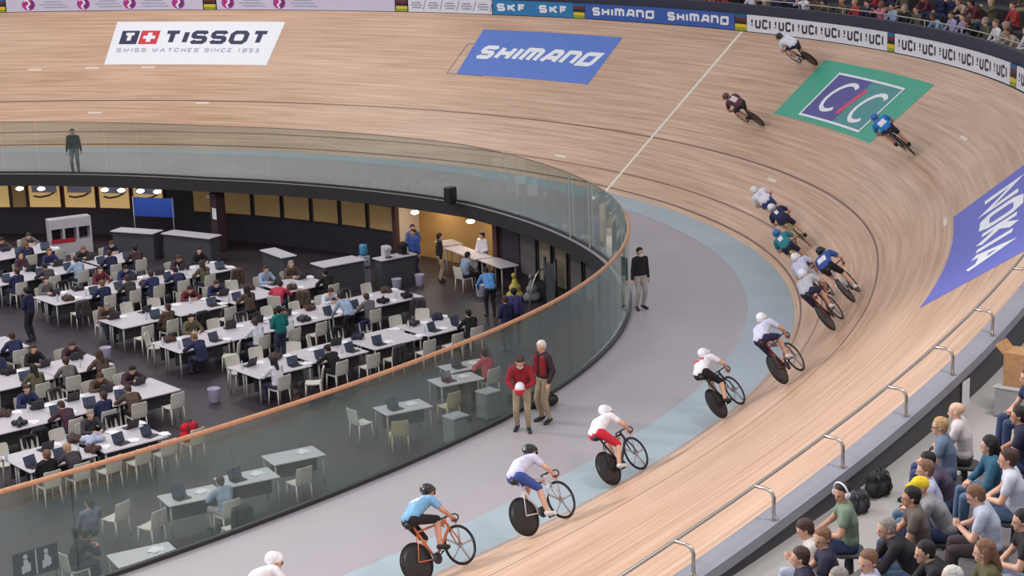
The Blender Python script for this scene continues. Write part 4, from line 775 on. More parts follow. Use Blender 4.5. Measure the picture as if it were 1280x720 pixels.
for ri, (rn, u0, u1, v0, dp, occ) in enumerate(ROWS):
    sg = 1 if u1 > u0 else -1; n = max(1, int(abs(u1-u0)/1.74 + .3)); pitch_ = abs(u1-u0)/n
    for side in (-1, 1):
        sd_ = 'glass side' if side < 0 else 'far side'; vc = v0 + dp*.25 if side < 0 else v0 + dp*.75
        for k in range(n):
            uc = u0 + sg*pitch_*(k+.5)
            if not in_frame(pit(uc, vc, -2.1), 35): continue
            spawn('work_table', T2, frame_at(pit(uc, vc), E1, (0,0,1)), uniq('white work table, %s from the aisle in the %s, %s' % (ORD[k], rn, sd_)), 'table', 'white work tables')
        ns_ = int(abs(u1-u0)/(.75 if ri == 7 else .95))
        for j in range(ns_):
            us = u0 + sg*((j+.55)*abs(u1-u0)/ns_) + R.uniform(-.08, .08); seat = '%s %s seat of the %s' % (ORD[j], sd_.replace(' ', '-')[:-5], rn)
            if not in_frame(pit(us, v0 + dp/2, -2.0)): continue
            vs_ = v0 - .30 if side < 0 else v0 + dp + .30; d = -side; vt = v0 + dp*(.18 if side < 0 else .82)
            sp = SPEC.get((ri, side, j)); person_here = sp is not None or R.random() < occ
            rot = R.uniform(-.12, .12) + (R.choice((-.9, .8)) if not person_here and R.random() < .15 else 0); fd = E2*d*math.cos(rot) + E1*math.sin(rot)
            pull = 0 if person_here else R.uniform(-.05, .22)
            pl = pit(us, vs_ + side*pull)
            if not (person_here and sp and sp[0] == 'lean_over') and R.random() < .93:
                spawn('office_chair', CHAIR, facing(pl, fd), 'white plastic chair at the %s' % seat, 'chair', 'white chairs in the press pit')
            if person_here:
                if sp: pose, tn, bt, hr, lab = sp; pl = pl + E2*side*(.30 if pose == 'lean_over' else 0)
                else:
                    tn = R.choice([t for t, _ in TOPS[:7]]*4 + [t for t, _ in TOPS[7:]]); bt = R.choice((0, 1, 1)); hr = R.choice((0, 0, 1, 1, 2, 3)); pose = R.choice(('type', 'type', 'type_hunch', 'type_hunch', 'sit_back', 'sit_long'))
                    lab = 'person in %s top in the %s' % (tn, seat)
                person(pose, facing(pl + fd*.02, fd), lab, tc[tn][1], (JEAN, DTR)[bt], R.choice((0, 0, 1, 2)), hr, group='people in the press pit')
            elif R.random() < .34:
                cm_n, cm = R.choice((('black', BLK), ('navy', NVY), ('charcoal', tc['charcoal'][1]), ('brown', tc['brown'][1])))
                o = empty('coat', facing(pl, fd)); tag(o, cm_n + ' coat hung over the chair at the ' + seat, 'coat', 'coats on chair backs'); link('coat_body', COATB, o, None, [cm]); link('sleeve', COATS, o, None, [cm]); link('sleeve', COATS2, o, None, [cm])
            # what lies in front of the seat
            q = pit(us, vt, PIT+.741); r = R.random(); rot = R.uniform(-.3, .3)
            if r < (.75 if person_here else .34): laptop(facing(q + E2*d*.02, E2*d*math.cos(rot)*1 + E1*math.sin(rot)), 'dark open laptop before the %s' % seat)
            elif r < .80: bag(facing(q, E2*math.cos(rot*5) + E1*math.sin(rot*5)), 'dark soft camera bag before the %s' % seat, R.choice(DM), 'camera_bag')
            if R.random() < .75: tag(link('paper_sheets', PAP, None, facing(pit(us + .33, vt + R.uniform(-.1, .12), PIT+.741), E2*math.cos(rot*4) + E1*math.sin(rot*4))), 'loose white papers beside the %s' % seat, 'papers', 'papers on the press tables')
            if R.random() < .20:
                o = empty('bottle', Matrix.Translation(pit(us - .3, vt + d*.16, PIT+.741))); tag(o, 'small clear water bottle by the %s' % seat, 'bottle', 'bottles on the press tables'); link('bottle_body', BOT, o); link('bottle_cap', BCAP, o)
            if R.random() < .22 and not person_here: bag(facing(pit(us + .1, v0 + (-.55 if side < 0 else dp+.55)*1 + .0, PIT), fd) @ Matrix.Translation((.55, .36, 0)), 'dark backpack on the floor by the %s' % seat, R.choice(DM))
# particular things and people of the pit
def stand(pose, u, v, d, label, top, bottom, skin=0, hair=0, z=PIT): return person(pose, facing(pit(u, v, z), d), label, top, bottom, skin, hair, group='people in the press pit')
TEALC = cloth('bright_teal', 20, 116, 116)
stand('stand_folded', -14.1, -8.75, E2, 'person in bright teal top standing at the second row, back turned', TEALC, JEAN, 0, 0)
spawn('office_chair', CHAIR, facing(pit(-20.5, -14.35), E2*.95-E1*.1), 'white chair carrying a red backpack, by the handrail', 'chair', 'white chairs in the press pit')
bag(facing(pit(-20.5, -14.3, PIT+.46), E2) @ Matrix.Scale(1.35, 4), 'bright red backpack with yellow edge on a white chair by the handrail', cloth('bag_red', 206, 26, 44))
stand('type_hunch', -11.4, -4.55, E2*.6+E1*.8, 'person in pink red top at the right end of the third row', cloth('pink_red', 196, 60, 84), JEAN, 0, 0)
stand('stand', -4.85, -3.2, -E1, 'person in royal blue shirt standing by the white counter, below the alcove', BLU, JEAN, 1, 0)
stand('stand', -4.75, -4.4, E1*.8-E2*.6, 'person in black jacket and khaki trousers standing by the ochre alcove', BLK, KHAKI, 0, 0)
stand('stand_folded', -4.4, -2.5, E2*-.9-E1*.2, 'person in slate blue top standing behind the two at the counter', cloth('slate_blue', 96, 106, 150), DTR, 0, 1)
stand('lean_over', -6.6, -9.2, E1*.4+E2, 'person in light blue top bending down near the yellow bag', cloth('light_blue', 96, 150, 214), DTR, 0, 0)
stand('stand_folded', -8.95, -12.74, E2, 'person in navy top standing just behind the handrail', NVY, DTR, 0, 1)
stand('stand', -8.2, -12.2, E2*.8+E1*.6, 'person in violet top behind the handrail, right of the one in navy', cloth('violet', 70, 62, 118), DTR, 0, 0)
stand('stand_folded', -18.0, -.9, -E1*.6+E2, 'person in dark navy top standing in the aisle at the left edge', NVY, DTR, 0, 0)
# counters, cooler, bins
def counter(name, u0, v0, u1, v1, dp, H, label, apron=True):
    a_, b_ = pit(u0, v0), pit(u1, v1); L = np.linalg.norm(b_-a_); o = empty(name, frame_at((a_+b_)/2, b_-a_, (0,0,1))); tag(o, label, 'table', 'serving tables')
    link('table_top', MB().rbox((0,0,H-.02), (L, dp, .04), .03).mesh('counter_top', WHITE), o)
    link('front_panel', MB().box((0,0,(H-.04)/2), (L-.1, dp-.16, H-.04)).mesh('counter_body', DARK), o) if apron else [link('leg', MB().tube([V(x*(L/2-.1), y*(dp/2-.1), H-.04), V(x*(L/2-.1), y*(dp/2-.1), 0)], .025, 8).mesh('counter_leg', COPE, True), o) for x in (-1, 1) for y in (-1, 1)]
counter('serving_counter', -8.6, -2.72, -6.95, -2.85, .9, 1.0, 'long white topped counter below the drawn blinds')
counter('serving_counter', -6.75, -3.55, -5.3, -3.65, .6, 1.0, 'white topped drinks counter beside the blue water cooler')
counter('serving_counter', -8.25, .75, -8.45, -.9, .6, 1.0, 'small square white topped counter standing alone before the dark wall')
counter('buffet_table', -3.35, -2.9, -3.6, -3.75, .7, 1.0, 'white buffet table under the ochre alcove, its left part', False)
counter('buffet_table', -3.8, -3.9, -4.25, -6.15, .7, 1.0, 'white buffet table under the ochre alcove, its middle part', False)
counter('buffet_table', -4.2, -6.25, -4.5, -7.75, .7, 1.0, 'white buffet table under the ochre alcove, its right part by the yellow sack', False)
counter('serving_counter', -10.1, 8.0, -9.3, 6.3, .7, 1.0, 'white topped counter under the blue banner, left one of two')
counter('serving_counter', -9.05, 6.1, -8.35, 3.9, .7, 1.0, 'white topped counter under the blue banner, right one of two')
o = empty('water_cooler', facing(pit(-6.6, -2.62), -E2)); tag(o, 'blue topped water cooler standing at the end of the drinks counter', 'water cooler')
link('cabinet', MB().rbox((0,0,.48), (.32,.32,.96), .03).mesh('cooler_cabinet', mat('cooler_grey', srgb(176, 180, 196), .5, .05, 5)), o); link('bottle', MB().lathe((0,0,.96), [(.05,0),(.13,.05),(.14,.10),(.14,.34),(.12,.39),(.03,.40)], 16).mesh('cooler_bottle', mat('cooler_blue', srgb(66, 140, 176), .25, .06, 5), True), o); link('tap', MB().tube([V(.16,0,.80), V(.22,0,.80), V(.22,0,.75)], .018).mesh('cooler_tap', mat('tap_blue', srgb(40, 90, 170), .4)), o)
link('drip_tray', MB().rbox((.20,0,.60), (.10,.2,.03), .02).mesh('drip_tray', BLACKP), o)
def bin_(u, v, label): o = empty('waste_bin', Matrix.Translation(pit(u, v))); tag(o, label, 'bin', 'pale waste bins'); link('bin_body', BIN, o); link('bin_rim', BINR, o)
bin_(-17.55, -10.6, 'pale violet waste bin at the aisle end of the front row'); bin_(-17.5, -4.6, 'pale violet waste bin at the aisle end of the third row'); bin_(-6.45, -4.2, 'pale waste bin left of the drinks counter'); bin_(-5.55, -4.3, 'pale waste bin under the drinks counter'); bin_(-5.15, -7.0, 'pale waste bin beside the white chair at the buffet')
for k, (u, v, m, lab) in enumerate(((-6.35, -3.6, WHITE, 'white coffee machine on the drinks counter, next to the cooler'), (-5.65, -3.6, BLACKP, 'black coffee machine on the right of the drinks counter'))):
    o = empty('coffee_machine', facing(pit(u, v, PIT+1.0), -E2)); tag(o, lab, 'coffee machine')
    link('housing', MB().rbox((-.05,0,.2), (.22,.26,.40), .03).mesh('machine_housing', m), o); link('brew_head', MB().rbox((.09,0,.32), (.14,.22,.12), .03).mesh('brew_head', m), o); link('drip_tray', MB().rbox((.09,0,.02), (.16,.24,.04), .02).mesh('machine_tray', DMETAL), o)
stand('type', -4.97, -6.0, E1, 'person in pale grey blue top seated on a white chair at the buffet table', cloth('grey_blue', 150, 164, 186), DTR, 0, 0)
spawn('office_chair', CHAIR, facing(pit(-5.02, -6.0), E1), 'white chair at the buffet table, under the person in grey blue', 'chair', 'white chairs in the press pit')
stand('stand_folded', -3.6, -5.35, -E1, 'person in white shirt standing behind the buffet table', W_, DTR, 0, 1)
YEL = cloth('sack_yellow', 206, 188, 92); SGR = cloth('sack_grey', 140, 140, 146)
SACK = remesh('sack', [('b', (-.06,-.1,.16), (.08,.1,.16), .17, .17), ('b', (0,-.05,.42), (0,.06,.42), .17, .16), ('b', (0,0,.6), (0,0,.74), .11, .05)], .03, [YEL], None, 2); SACKT = remesh('sack_tie', [('b', (0,0,.72), (0,.05,.84), .05, .075), ('b', (0,0,.72), (.05,-.05,.83), .05, .06)], .018, [YEL], None, 2)
for u, v, m, lab in ((-4.75, -8.25, YEL, 'tall yellow sack standing at the right end of the buffet table'), (-4.5, -8.8, SGR, 'tall grey transparent looking sack right of the yellow sack')):
    o = empty('refuse_sack', Matrix.Translation(pit(u, v))); tag(o, lab, 'sack'); link('sack_body', SACK, o, None, [m]); link('tied_neck', SACKT, o, None, [m])
o = empty('archway_gate', facing(pit(-4.9, -9.9), E1)); tag(o, 'dark framed exit gate with curved steel hoop right of the sacks', 'gate')
for y in (-.5, .0): link('post', MB().tube([V(0,y,0), V(0,y,1.7)], .05, 8).mesh('gate_upright', DMETAL, True), o)
link('panel', MB().box((0,-.25,.9), (.03,.42,1.3)).mesh('gate_panel', DARK), o); link('hoop', MB().tube([V(-.6,.05+.0,0)] + [V(-.6*math.cos(a_),.1,1.3*math.sin(a_)) for a_ in rng(.1, 1.6, .15)], .022, 8).mesh('gate_hoop', METAL, True), o)
p = rim0(11.5, -.9, -1.30); q, T_ = plan(11.5); o = empty('banner', frame_at(p, T_.tolist()+[0], (0,0,1))); tag(o, 'bright blue banner on two posts below the fourth lit poster window', 'banner')
link('banner_cloth', MB().sheet(lambda x, y: V(x, -.03*math.cos(x*3)*0, y), rng(-.9, .9, .15), rng(-.36, .36, .12)).mesh('banner_cloth', cloth('banner_blue', 48, 84, 184)), o)
mdf = o.children[0].modifiers.new('thick', 'SOLIDIFY'); mdf.thickness = .02
for x in (-.85, .85): link('post', MB().tube([V(x,.04,.4), V(x,.04,-1.46)], .02, 8).mesh('banner_post', COPE, True), o)
# column with notice, white booth, notice
o = empty('column_stand', facing(rim0(8.05, -.9, PIT), -E1)); tag(o, 'dark maroon column before the wall carrying a white notice', 'column')
link('shaft', MB().rbox((0,0,1.1), (.42,.42,2.2), .04).mesh('column_shaft', mat('maroon_column', srgb(70, 48, 54), .7, .1, 3)), o); link('notice', MB().box((.225,.1,1.45), (.01,.28,.42)).mesh('notice_sheet', PAPER), o); link('spot', MB().lathe((.24,-.2,2.0), [(.05,0),(.07,.12),(.02,.16)], 10).mesh('column_spot', WHITE), o)
o = empty('display_booth', facing(pit(-11.1, 9.7), -E2*.9-E1*.2)); tag(o, 'white booth with three dark openings and red strip at the back of the pit', 'booth')
link('carcass', MB().box((0,0,1.20), (.5,1.56,.36)).box((0,-.75,.78), (.5,.06,.5)).box((0,.75,.78), (.5,.06,.5)).box((0,-.26,.78), (.5,.07,.5)).box((0,.26,.78), (.5,.07,.5)).box((0,0,.27), (.5,1.56,.53)).mesh('booth_carcass', WHITE), o)
link('back_panel', MB().box((-.22,0,.78), (.03,1.45,.50)).mesh('booth_back', BLACKP), o); link('red_strip', MB().box((.255,-.3,.56), (.02,.9,.16)).mesh('booth_strip', cloth('booth_red', 190, 40, 64)), o)
# the tables seen through the near glass
NT = proto_table(1.3, .8)
near_tables = [(-15.75, -16.6, 'alone at mid length of the near glass'), (-13.3, -15.7, 'behind the glass, left of the pair in red vests'), (-19.8, -17.7, 'behind the near glass, bare but for papers'), (-22.9, -18.3, 'of the seated person in pale blue'), (-21.4, -18.2, 'just right of the person in pale blue'), (-25.4, -20.6, 'lowest left behind the near glass'), (-12.3, -14.9, 'closest to the pair in red vests')]
for k, (u, v, lab) in enumerate(near_tables):
    spawn('small_table', NT, frame_at(pit(u, v), E1*.98-E2*.2, (0,0,1)), 'small white table ' + lab, 'table', 'small tables by the glass')
    tag(link('paper_sheets', PAP, None, facing(pit(u+.3, v, PIT+.741), E2)), 'white papers on the small table ' + lab, 'papers', 'papers on the press tables')
    if k not in (2, 5): laptop(facing(pit(u-.25, v-.05, PIT+.741), E2), 'laptop on the small table ' + lab)
CUSH = mat('straw_chair', srgb(206, 190, 150), .6, .06, 5)
for u, v, d, lab, m in ((-16.7, -16.1, E1, 'ivory chair left of the lone small table behind the near glass', None), (-16.6, -17.5, E1*.5+E2, 'straw coloured chair near the glass, left of the lone small table', CUSH), (-14.3, -16.6, E2, 'straw coloured chair near the glass, right of the lone small table', CUSH), (-20.3, -18.6, E2, 'ivory chair under the glass at the papers table', None), (-22.6, -19.2, E2, 'ivory chair of the person in pale blue behind the near glass', None), (-24.4, -17.6, -E1*.3+E2, 'ivory chair seen side on behind the glass, upper one', None), (-24.1, -18.6, -E1*.3+E2, 'ivory chair seen side on behind the glass, lower one', None), (-26.4, -19.6, E1, 'ivory chair at the lower left corner behind the glass', None), (-12.2, -15.7, E2, 'ivory chair under the person in pink behind the glass', None), (-22.9, -20.0, E2, 'ivory chair draped with a dark coat by the near glass', None)):
    spawn('office_chair', CHAIR, facing(pit(u, v), d), lab, 'chair', 'white chairs in the press pit', [m] if m else None)
stand('type', -22.6, -19.2, E2, 'person in pale blue shirt typing behind the near glass', tc['pale blue'][1], LTR, 0, 1)
stand('type', -12.2, -15.7, E2, 'person in pink top seated behind the near glass', cloth('pink', 206, 84, 104), DTR, 0, 0)
stand('type_hunch', -26.4, -19.6, E1, 'person in dark top at the lower left corner behind the glass', BLK, JEAN, 1, 0)
STR = cloth('striped_shirt', 120, 126, 150); stand('sit_back', -25.3, -18.2, E2, 'person in grey blue shirt behind the glass at the far left', STR, DTR, 0, 0)
o = empty('coat', facing(pit(-22.9, -20.0), E2) @ Matrix.Scale(1.12, 4)); tag(o, 'black coat hung over an ivory chair by the near glass', 'coat', 'coats on chair backs'); link('coat_body', COATB, o, None, [BLK]); link('sleeve', COATS, o, None, [BLK]); link('sleeve', COATS2, o, None, [BLK])
o = empty('plastic_cover', frame_at(pit(-22.6, -13.35, PIT+.741), E1, (0,0,1)) @ Matrix.Scale(1.6, 4, (1,0,0)) @ Matrix.Scale(1.3, 4, (0,1,0))); tag(o, 'crumpled pale blue plastic cover lying on the front left row of tables', 'cover'); link('sheet', CLUT, o, None, [mat('pale_blue_plastic', srgb(168, 176, 204), .35, .08, 6)])
o = empty('notice_board', facing(pit(-27.36, -19.87, PIT), -E2)); tag(o, 'dark notice board with two white figures at the lower left corner behind glass', 'sign'); link('board_panel', MB().box((0,0,.95), (.04,.95,.55)).mesh('notice_panel', mat('dark_violet_board', srgb(34, 26, 58), .6, .1, 4)), o)
for x in (-.22, .22):
    mb = MB(); mb.box((.024,x,.93), (.006,.12,.26), 0, None, .7).box((.024,x-.07,.86), (.006,.05,.16)).box((.024,x+.07,.90), (.006,.05,.16)); mb.ball((.024,x,1.12), .05, 10, squash=(.1,1,1)); link('figure', mb.mesh('board_figure', LW), o)
link('divider', MB().box((.024,0,.95), (.006,.025,.5)).mesh('board_divider', LW), o)
for x in (-.4, .4): link('leg', MB().tube([V(0,x,0), V(0,x,.7)], .02, 8).mesh('board_leg', DMETAL, True), o)
for u, v, lab in ((-15.2, -18.0, 'pale grey box at the near glass foot, left of the pair in red vests'), (-13.3, -17.0, 'pale grey box at the near glass foot, nearest the pair in red vests')):
    o = empty('storage_box', facing(pit(u, v), E2)); tag(o, lab, 'box', 'grey boxes behind the near glass'); link('box_body', MB().rbox((0,0,.33), (.45,.5,.66), .04, 0).mesh('box_body', SGR), o); link('lid', MB().rbox((0,0,.68), (.48,.53,.05), .04).mesh('box_lid', mat('lid_grey', srgb(170, 170, 176), .6, .05, 5)), o)
# ---------------------------------------------------------------- people on the apron
MASK = mat('face_mask', srgb(214, 216, 224), .7, .03, 8)
def mask(o, J):
    hc, hf, hs, hu = J.head; mb = MB(); P_ = [hc + hf*(.022+.092*math.cos(a_)) + hs*.074*math.sin(a_) - hu*.045 for a_ in rng(-1.2, 1.2, .3)]
    mb.sheet(lambda i, v: P_[int(i)] + hu*v*.038 + hf*(.012*(1-abs(v))), list(range(len(P_))), (-1, -.4, .3, 1)); link('mask', mb.mesh('face_mask', MASK, True), o)
o, J = person('stand', facing(V(11.85, 8.72, 0), E1*-.7-E2), 'person in dark jacket and grey trousers standing alone behind the far glass', cloth('dark_jacket', 56, 50, 62), cloth('grey_trousers', 128, 124, 128), 0, 0)
o, J = person('stand', facing(V(-18.34, 12.84, 0), V(-.75, .25, 0)) @ Matrix.Scale(.95, 4), 'person in black jacket, pale trousers and white mask outside the glass curve', BLK, cloth('pale_trousers', 170, 164, 160), 0, 0); mask(o, J)
VEST = cloth('vest_red', 150, 32, 44); VK = cloth('vest_black', 54, 34, 40)
def vest(o, J, m1, m2):
    "sleeveless vest panels over the shirt"
o, J = person('stand_near', facing(V(-22.45, 21.23, 0), V(.2, 1, 0)) @ Matrix.Scale(1.03, 4), 'taller white haired person in black and red vest, khaki trousers, by the glass', VK, KHAKI, 0, 5)
RB = remesh('vest', [('b', (.0, .10, 1.05), (.02, .12, 1.36), .075, .07), ('b', (.0, -.10, 1.05), (.02, -.12, 1.36), .075, .07)], .016, [VEST], None, 2)
POUCH = remesh('belt_pouch', [('b', (-.04,-.06,0), (.02,.06,0), .075, .07), ('b', (-.02,-.05,.08), (0,.05,.08), .06, .06)], .014, [BLACKP], None, 2)
link('red_vest_panel', RB, o, Matrix.Translation((.085, 0, -.02)) @ Matrix.Scale(.9, 4, (0, 1, 0))); link('belt_pouch', POUCH, o, Matrix.Translation((-.05, -.22, .93)))
o, J = person('stand_down', facing(V(-22.45, 21.92, 0), V(-.55, .75, 0)), 'person in red and black vest looking down at a white and red helmet in hand', VEST, KHAKI, 0, 1)
link('black_vest_panel', RB, o, Matrix.Translation((-.07, 0, -.06)) @ Matrix.Scale(.9, 4, (0, 1, 0)), [VK]); mask(o, J)
Mh = facing(V(-22.45, 21.92, 0), V(-.55, .75, 0)) @ Matrix.Translation((.40, 0, .97)); o = empty('helmet', Mh); tag(o, 'white and red helmet held by the person looking down', 'helmet')
link('shell', remesh('helmet_shell', [('b', (-.04,0,.06), (.05,0,.05), .10, .10)], .014, [HW], None, 2), o); link('red_band', remesh('helmet_band', [('b', (-.05,0,-.0), (.06,0,-.0), .105, .10)], .014, [REDC], None, 2), o)
o = empty('camera_bag', facing(V(-21.7, 20.5, 0), V(1, .2, 0))); tag(o, 'black camera bag with strap on the apron behind the pair in red vests', 'bag'); link('bag_body', CLUT, o, Matrix.Scale(1.7, 4)); link('strap', BAGS_C, o, Matrix.Scale(1.7, 4)); link('front_pocket', BAGP, o, Matrix.Translation((.02, 0, -.02)))
# ---------------------------------------------------------------- spectators on the near stand
SH = {'green': cloth('sage_green', 124, 142, 122), 'pattern': cloth('off_white_print', 214, 206, 200), 'child': cloth('dusty_brown', 150, 130, 124), 'denim': cloth('denim_jacket', 106, 122, 148), 'cream': cloth('cream', 214, 204, 206), 'navyd': cloth('navy_dark', 48, 46, 70), 'lightb': cloth('light_blue_shirt', 186, 190, 220), 'olived': cloth('olive_brown', 106, 94, 88), 'blk': cloth('soft_black', 40, 36, 42), 'check': cloth('pale_check', 186, 192, 212), 'whites': cloth('white_shirt', 212, 214, 230), 'navy2': cloth('ink_navy', 40, 42, 66), 'grey': cloth('ash_grey', 150, 148, 152), 'oliv': cloth('olive_green', 96, 92, 62), 'teal': cloth('petrol', 50, 96, 124), 'plum': cloth('dull_plum', 84, 70, 92)}
DJ = cloth('blue_jeans', 92, 116, 146); NJ = cloth('navy_jeans', 60, 74, 112); BT = cloth('brown_trousers', 70, 58, 62); WJ = cloth('pale_jeans', 176, 184, 206)
SEATP = MB().rbox((-.0,0,.385), (.36,.40,.05), .06).mesh('seat_pan', DARK); SEATL = MB().tube([V(0,0,0), V(0,0,.37)], [.07,.05], 10).mesh('seat_pedestal', DMETAL, True)
def spect(s, off, row, pose, label, top, bottom, skin=0, hair=1, turn=0, **kw):
    q, T = plan(s); N = np.array([T[1], -T[0]]); z = NW(s) + .35*(row-1); p = near(s, off, z); a_ = math.radians(turn - 38); d = -N*math.cos(a_) + T*math.sin(a_)
    J = POSE[pose]; hc, hf, hs, hu = J.head; back = hc[0]; p = p - V(d[0], d[1], 0)*back
    p[2] = z
    st = empty('stand_seat', facing(p, d)); tag(st, 'low dark backless seat under the ' + ' '.join(label.replace('spectator', 'person').split()[:9]), 'seat', 'seats of the near stand')
    link('seat_pan', SEATP, st); link('pedestal', SEATL, st)
    return person(pose, facing(p, d), label, top, bottom, skin, hair, group='spectators on the near stand', **kw)
o, J = spect(-44.9, 1.0, 1, 'watch_turn', 'spectator in sage green top wearing white headphones, nearest the parapet', SH['green'], NJ, 1, 0)
hc, hf, hs, hu = J.head; mb = MB(); mb.tube([hc + hs*.115*math.cos(a_) + hu*(.03+.115*math.sin(a_)) for a_ in rng(0, math.pi, .3)], .012, 8); [mb.lathe(hc + hs*.10*e + hu*.0, [(.045,0),(.048,.012),(.03,.03)], 12, ax=(hf, hu, hs*e)) for e in (1, -1)]; link('headphones', mb.mesh('headphones', HW, True), o)
spect(-45.8, 1.15, 1, 'watch_phone', 'brown haired spectator in off white printed shirt at the bottom by the dark parapet', SH['pattern'], WJ, 0, 1)
spect(-46.1, 1.62, 1.3, 'watch_turn', 'small brown haired spectator in dark jacket behind the printed shirt', SH['navyd'], NJ, 0, 2)
o, J = spect(-42.7, 1.0, 1, 'watch_lap', 'blond spectator with glasses in blue denim jacket on the first row', SH['denim'], NJ, 0, 4, 12)
hc, hf, hs, hu = J.head; mb = MB(); [mb.tube([hc + hf*.102 + hs*(.034*e + .026*math.cos(a_)) + hu*(.008 + .02*math.sin(a_)) for a_ in rng(0, 5.9, .6)], .004, 6, 0, True) for e in (1, -1)]; [mb.tube([hc + hf*.10 + hs*e*.06 + hu*.01, hc + hs*e*.098 + hu*.012], .004, 6) for e in (1, -1)]; link('glasses', mb.mesh('glasses', BLACKP, True), o)
spect(-42.2, .95, 1, 'watch_lap', 'bald spectator in cream shirt beside the blond one in denim', SH['cream'], BT, 2, 3, 18, bald=True)
spect(-43.5, 1.3, 1, 'watch_lean', 'dark haired spectator leaning forward behind the yellow cap', SH['plum'], NJ, 0, 0)
spect(-44.2, 1.7, 1.5, 'watch_lap', 'brown haired spectator in pale blue shirt just behind the yellow cap', SH['lightb'], DJ, 0, 2)
spect(-44.8, 2.0, 2, 'watch_lean', 'spectator wearing a bright yellow cap', SH['grey'], NJ, 1, 1, cap=cloth('cap_yellow', 238, 204, 40))
spect(-45.2, 2.15, 2, 'watch_lap', 'dark haired spectator in olive brown shirt in front of the yellow cap', SH['olived'], NJ, 1, 0)
spect(-45.8, 2.25, 2, 'watch_lean', 'grey haired spectator in black shirt on the second row', SH['blk'], DJ, 0, 3)
spect(-45.4, 3.1, 3, 'watch_phone', 'light brown haired spectator in pale checked shirt looking at a phone', SH['check'], BT, 0, 2, 8)
spect(-44.5, 2.95, 3, 'watch_lap', 'brown haired spectator in white shirt and blue jeans on the third row', SH['whites'], DJ, 0, 1, 10)
spect(-43.6, 2.2, 2, 'watch_long', 'long dark haired spectator in petrol top behind the denim jacket', SH['teal'], DJ, 0, 0)
spect(-42.7, 2.1, 2, 'watch_lap', 'dark haired spectator in ink navy jacket at the right edge', SH['navy2'], NJ, 1, 0, 15)
spect(-47.2, 3.05, 3, 'watch_turn', 'grey brown haired spectator near the bottom edge in pale blue shirt', SH['lightb'], NJ, 0, 2)
spect(-47.1, 2.6, 2, 'watch_lap', 'grey haired spectator whose head just shows at the bottom edge', SH['navyd'], NJ, 0, 3)
spect(-47.6, 4.3, 4, 'watch_lap', 'white haired spectator at the bottom edge, in front of the olive top', SH['grey'], BT, 0, 5)
spect(-47.0, 4.25, 4, 'watch_long', 'spectator in olive green top near the bottom right corner', SH['oliv'], BT, 0, 2)
spect(-45.7, 3.85, 3, 'watch_lap', 'spectator with pale blue jeans cut by the right edge', SH['blk'], WJ, 0, 0)
spect(-46.4, 1.55, 1, 'watch_lap', 'spectator in dark navy shirt at the bottom, left of the grey haired one', SH['navyd'], DJ, 0, 1)
spect(-46.6, 3.3, 3, 'watch_lean', 'spectator in charcoal jacket between the black shirt and the white hair', SH['blk'], NJ, 0, 0)
spect(-44.2, 3.9, 4, 'watch_lap', 'spectator in plum top at the right edge, above the pale jeans', SH['plum'], DJ, 0, 1)
spect(-41.4, 1.9, 2, 'watch_phone', 'spectator in navy jacket at the right edge beside the brown box', SH['navy2'], NJ, 0, 1)
spect(-43.4, 3.1, 3, 'watch_turn', 'spectator in grey shirt between the white shirt and the right edge', SH['grey'], NJ, 0, 1)
spect(-42.4, 3.0, 3, 'watch_lap', 'spectator in maroon top at the right edge under the navy jackets', tc['maroon'][1], DJ, 0, 0)
spect(-44.9, 4.6, 5, 'watch_lean', 'spectator in dark plum jacket at the right edge near the checked shirt', tc['dark plum'][1], NJ, 1, 0)
spect(-40.8, 1.3, 1, 'watch_lap', 'spectator in dark blue top by the brown box at the right edge', tc['dark blue'][1], NJ, 0, 1)
for s, off, m, lab, sc_ in ((-43.3, .18, cloth('bag_grey', 70, 70, 76), 'dark grey handbag leaning on the parapet, left one of two', .9), (-42.75, .15, cloth('bag_soot', 52, 50, 54), 'dark backpack leaning on the parapet, right one of two', 1.0)):
    q, T = plan(s); bag(facing(near(s, off, NW(s)), (T[0], T[1])) @ Matrix.Rotation(1.2, 4, 'Z') @ Matrix.Scale(sc_, 4), lab, m)
q, T = plan(-39.7); o = empty('cardboard_box', facing(near(-39.6, .75, NW(-39.6)), (T[0], T[1]))); tag(o, 'brown cardboard box on a pale block by the walkway at the right edge', 'box')
KR = cloth('cardboard', 186, 140, 98); link('box_body', MB().box((0,0,.72), (.42,.5,.5)).mesh('carton_body', KR), o); [link('flap', MB().box((.0, .25*e+.07*e, 1.0), (.42,.2,.012), ax=((1,0,0),(0,.7,.7*e),(0,-.7*e,.7))).mesh('carton_flap', KR), o) for e in (1, -1)]
o = empty('pale_block', facing(near(-39.6, .75, NW(-39.6)), (T[0], T[1]))); tag(o, 'pale concrete block under the cardboard box', 'block'); link('block_body', MB().rbox((0,0,.232), (.6,.7,.464), .03).mesh('block_body', CONC), o); link('top_slab', MB().rbox((0,0,.465-.02), (.64,.74,.03), .03).mesh('block_top', WALK), o)
p = outer(-39.6, .285, -.42); q, T = plan(-39.6); o = link('notice', MB().box((0,0,0), (.26,.012,.5)).mesh('wall_notice', PAPER), None, frame_at(p, (T[0], T[1], 0), (0,0,1))); tag(o, 'small white notice fixed to the dark parapet wall', 'notice')
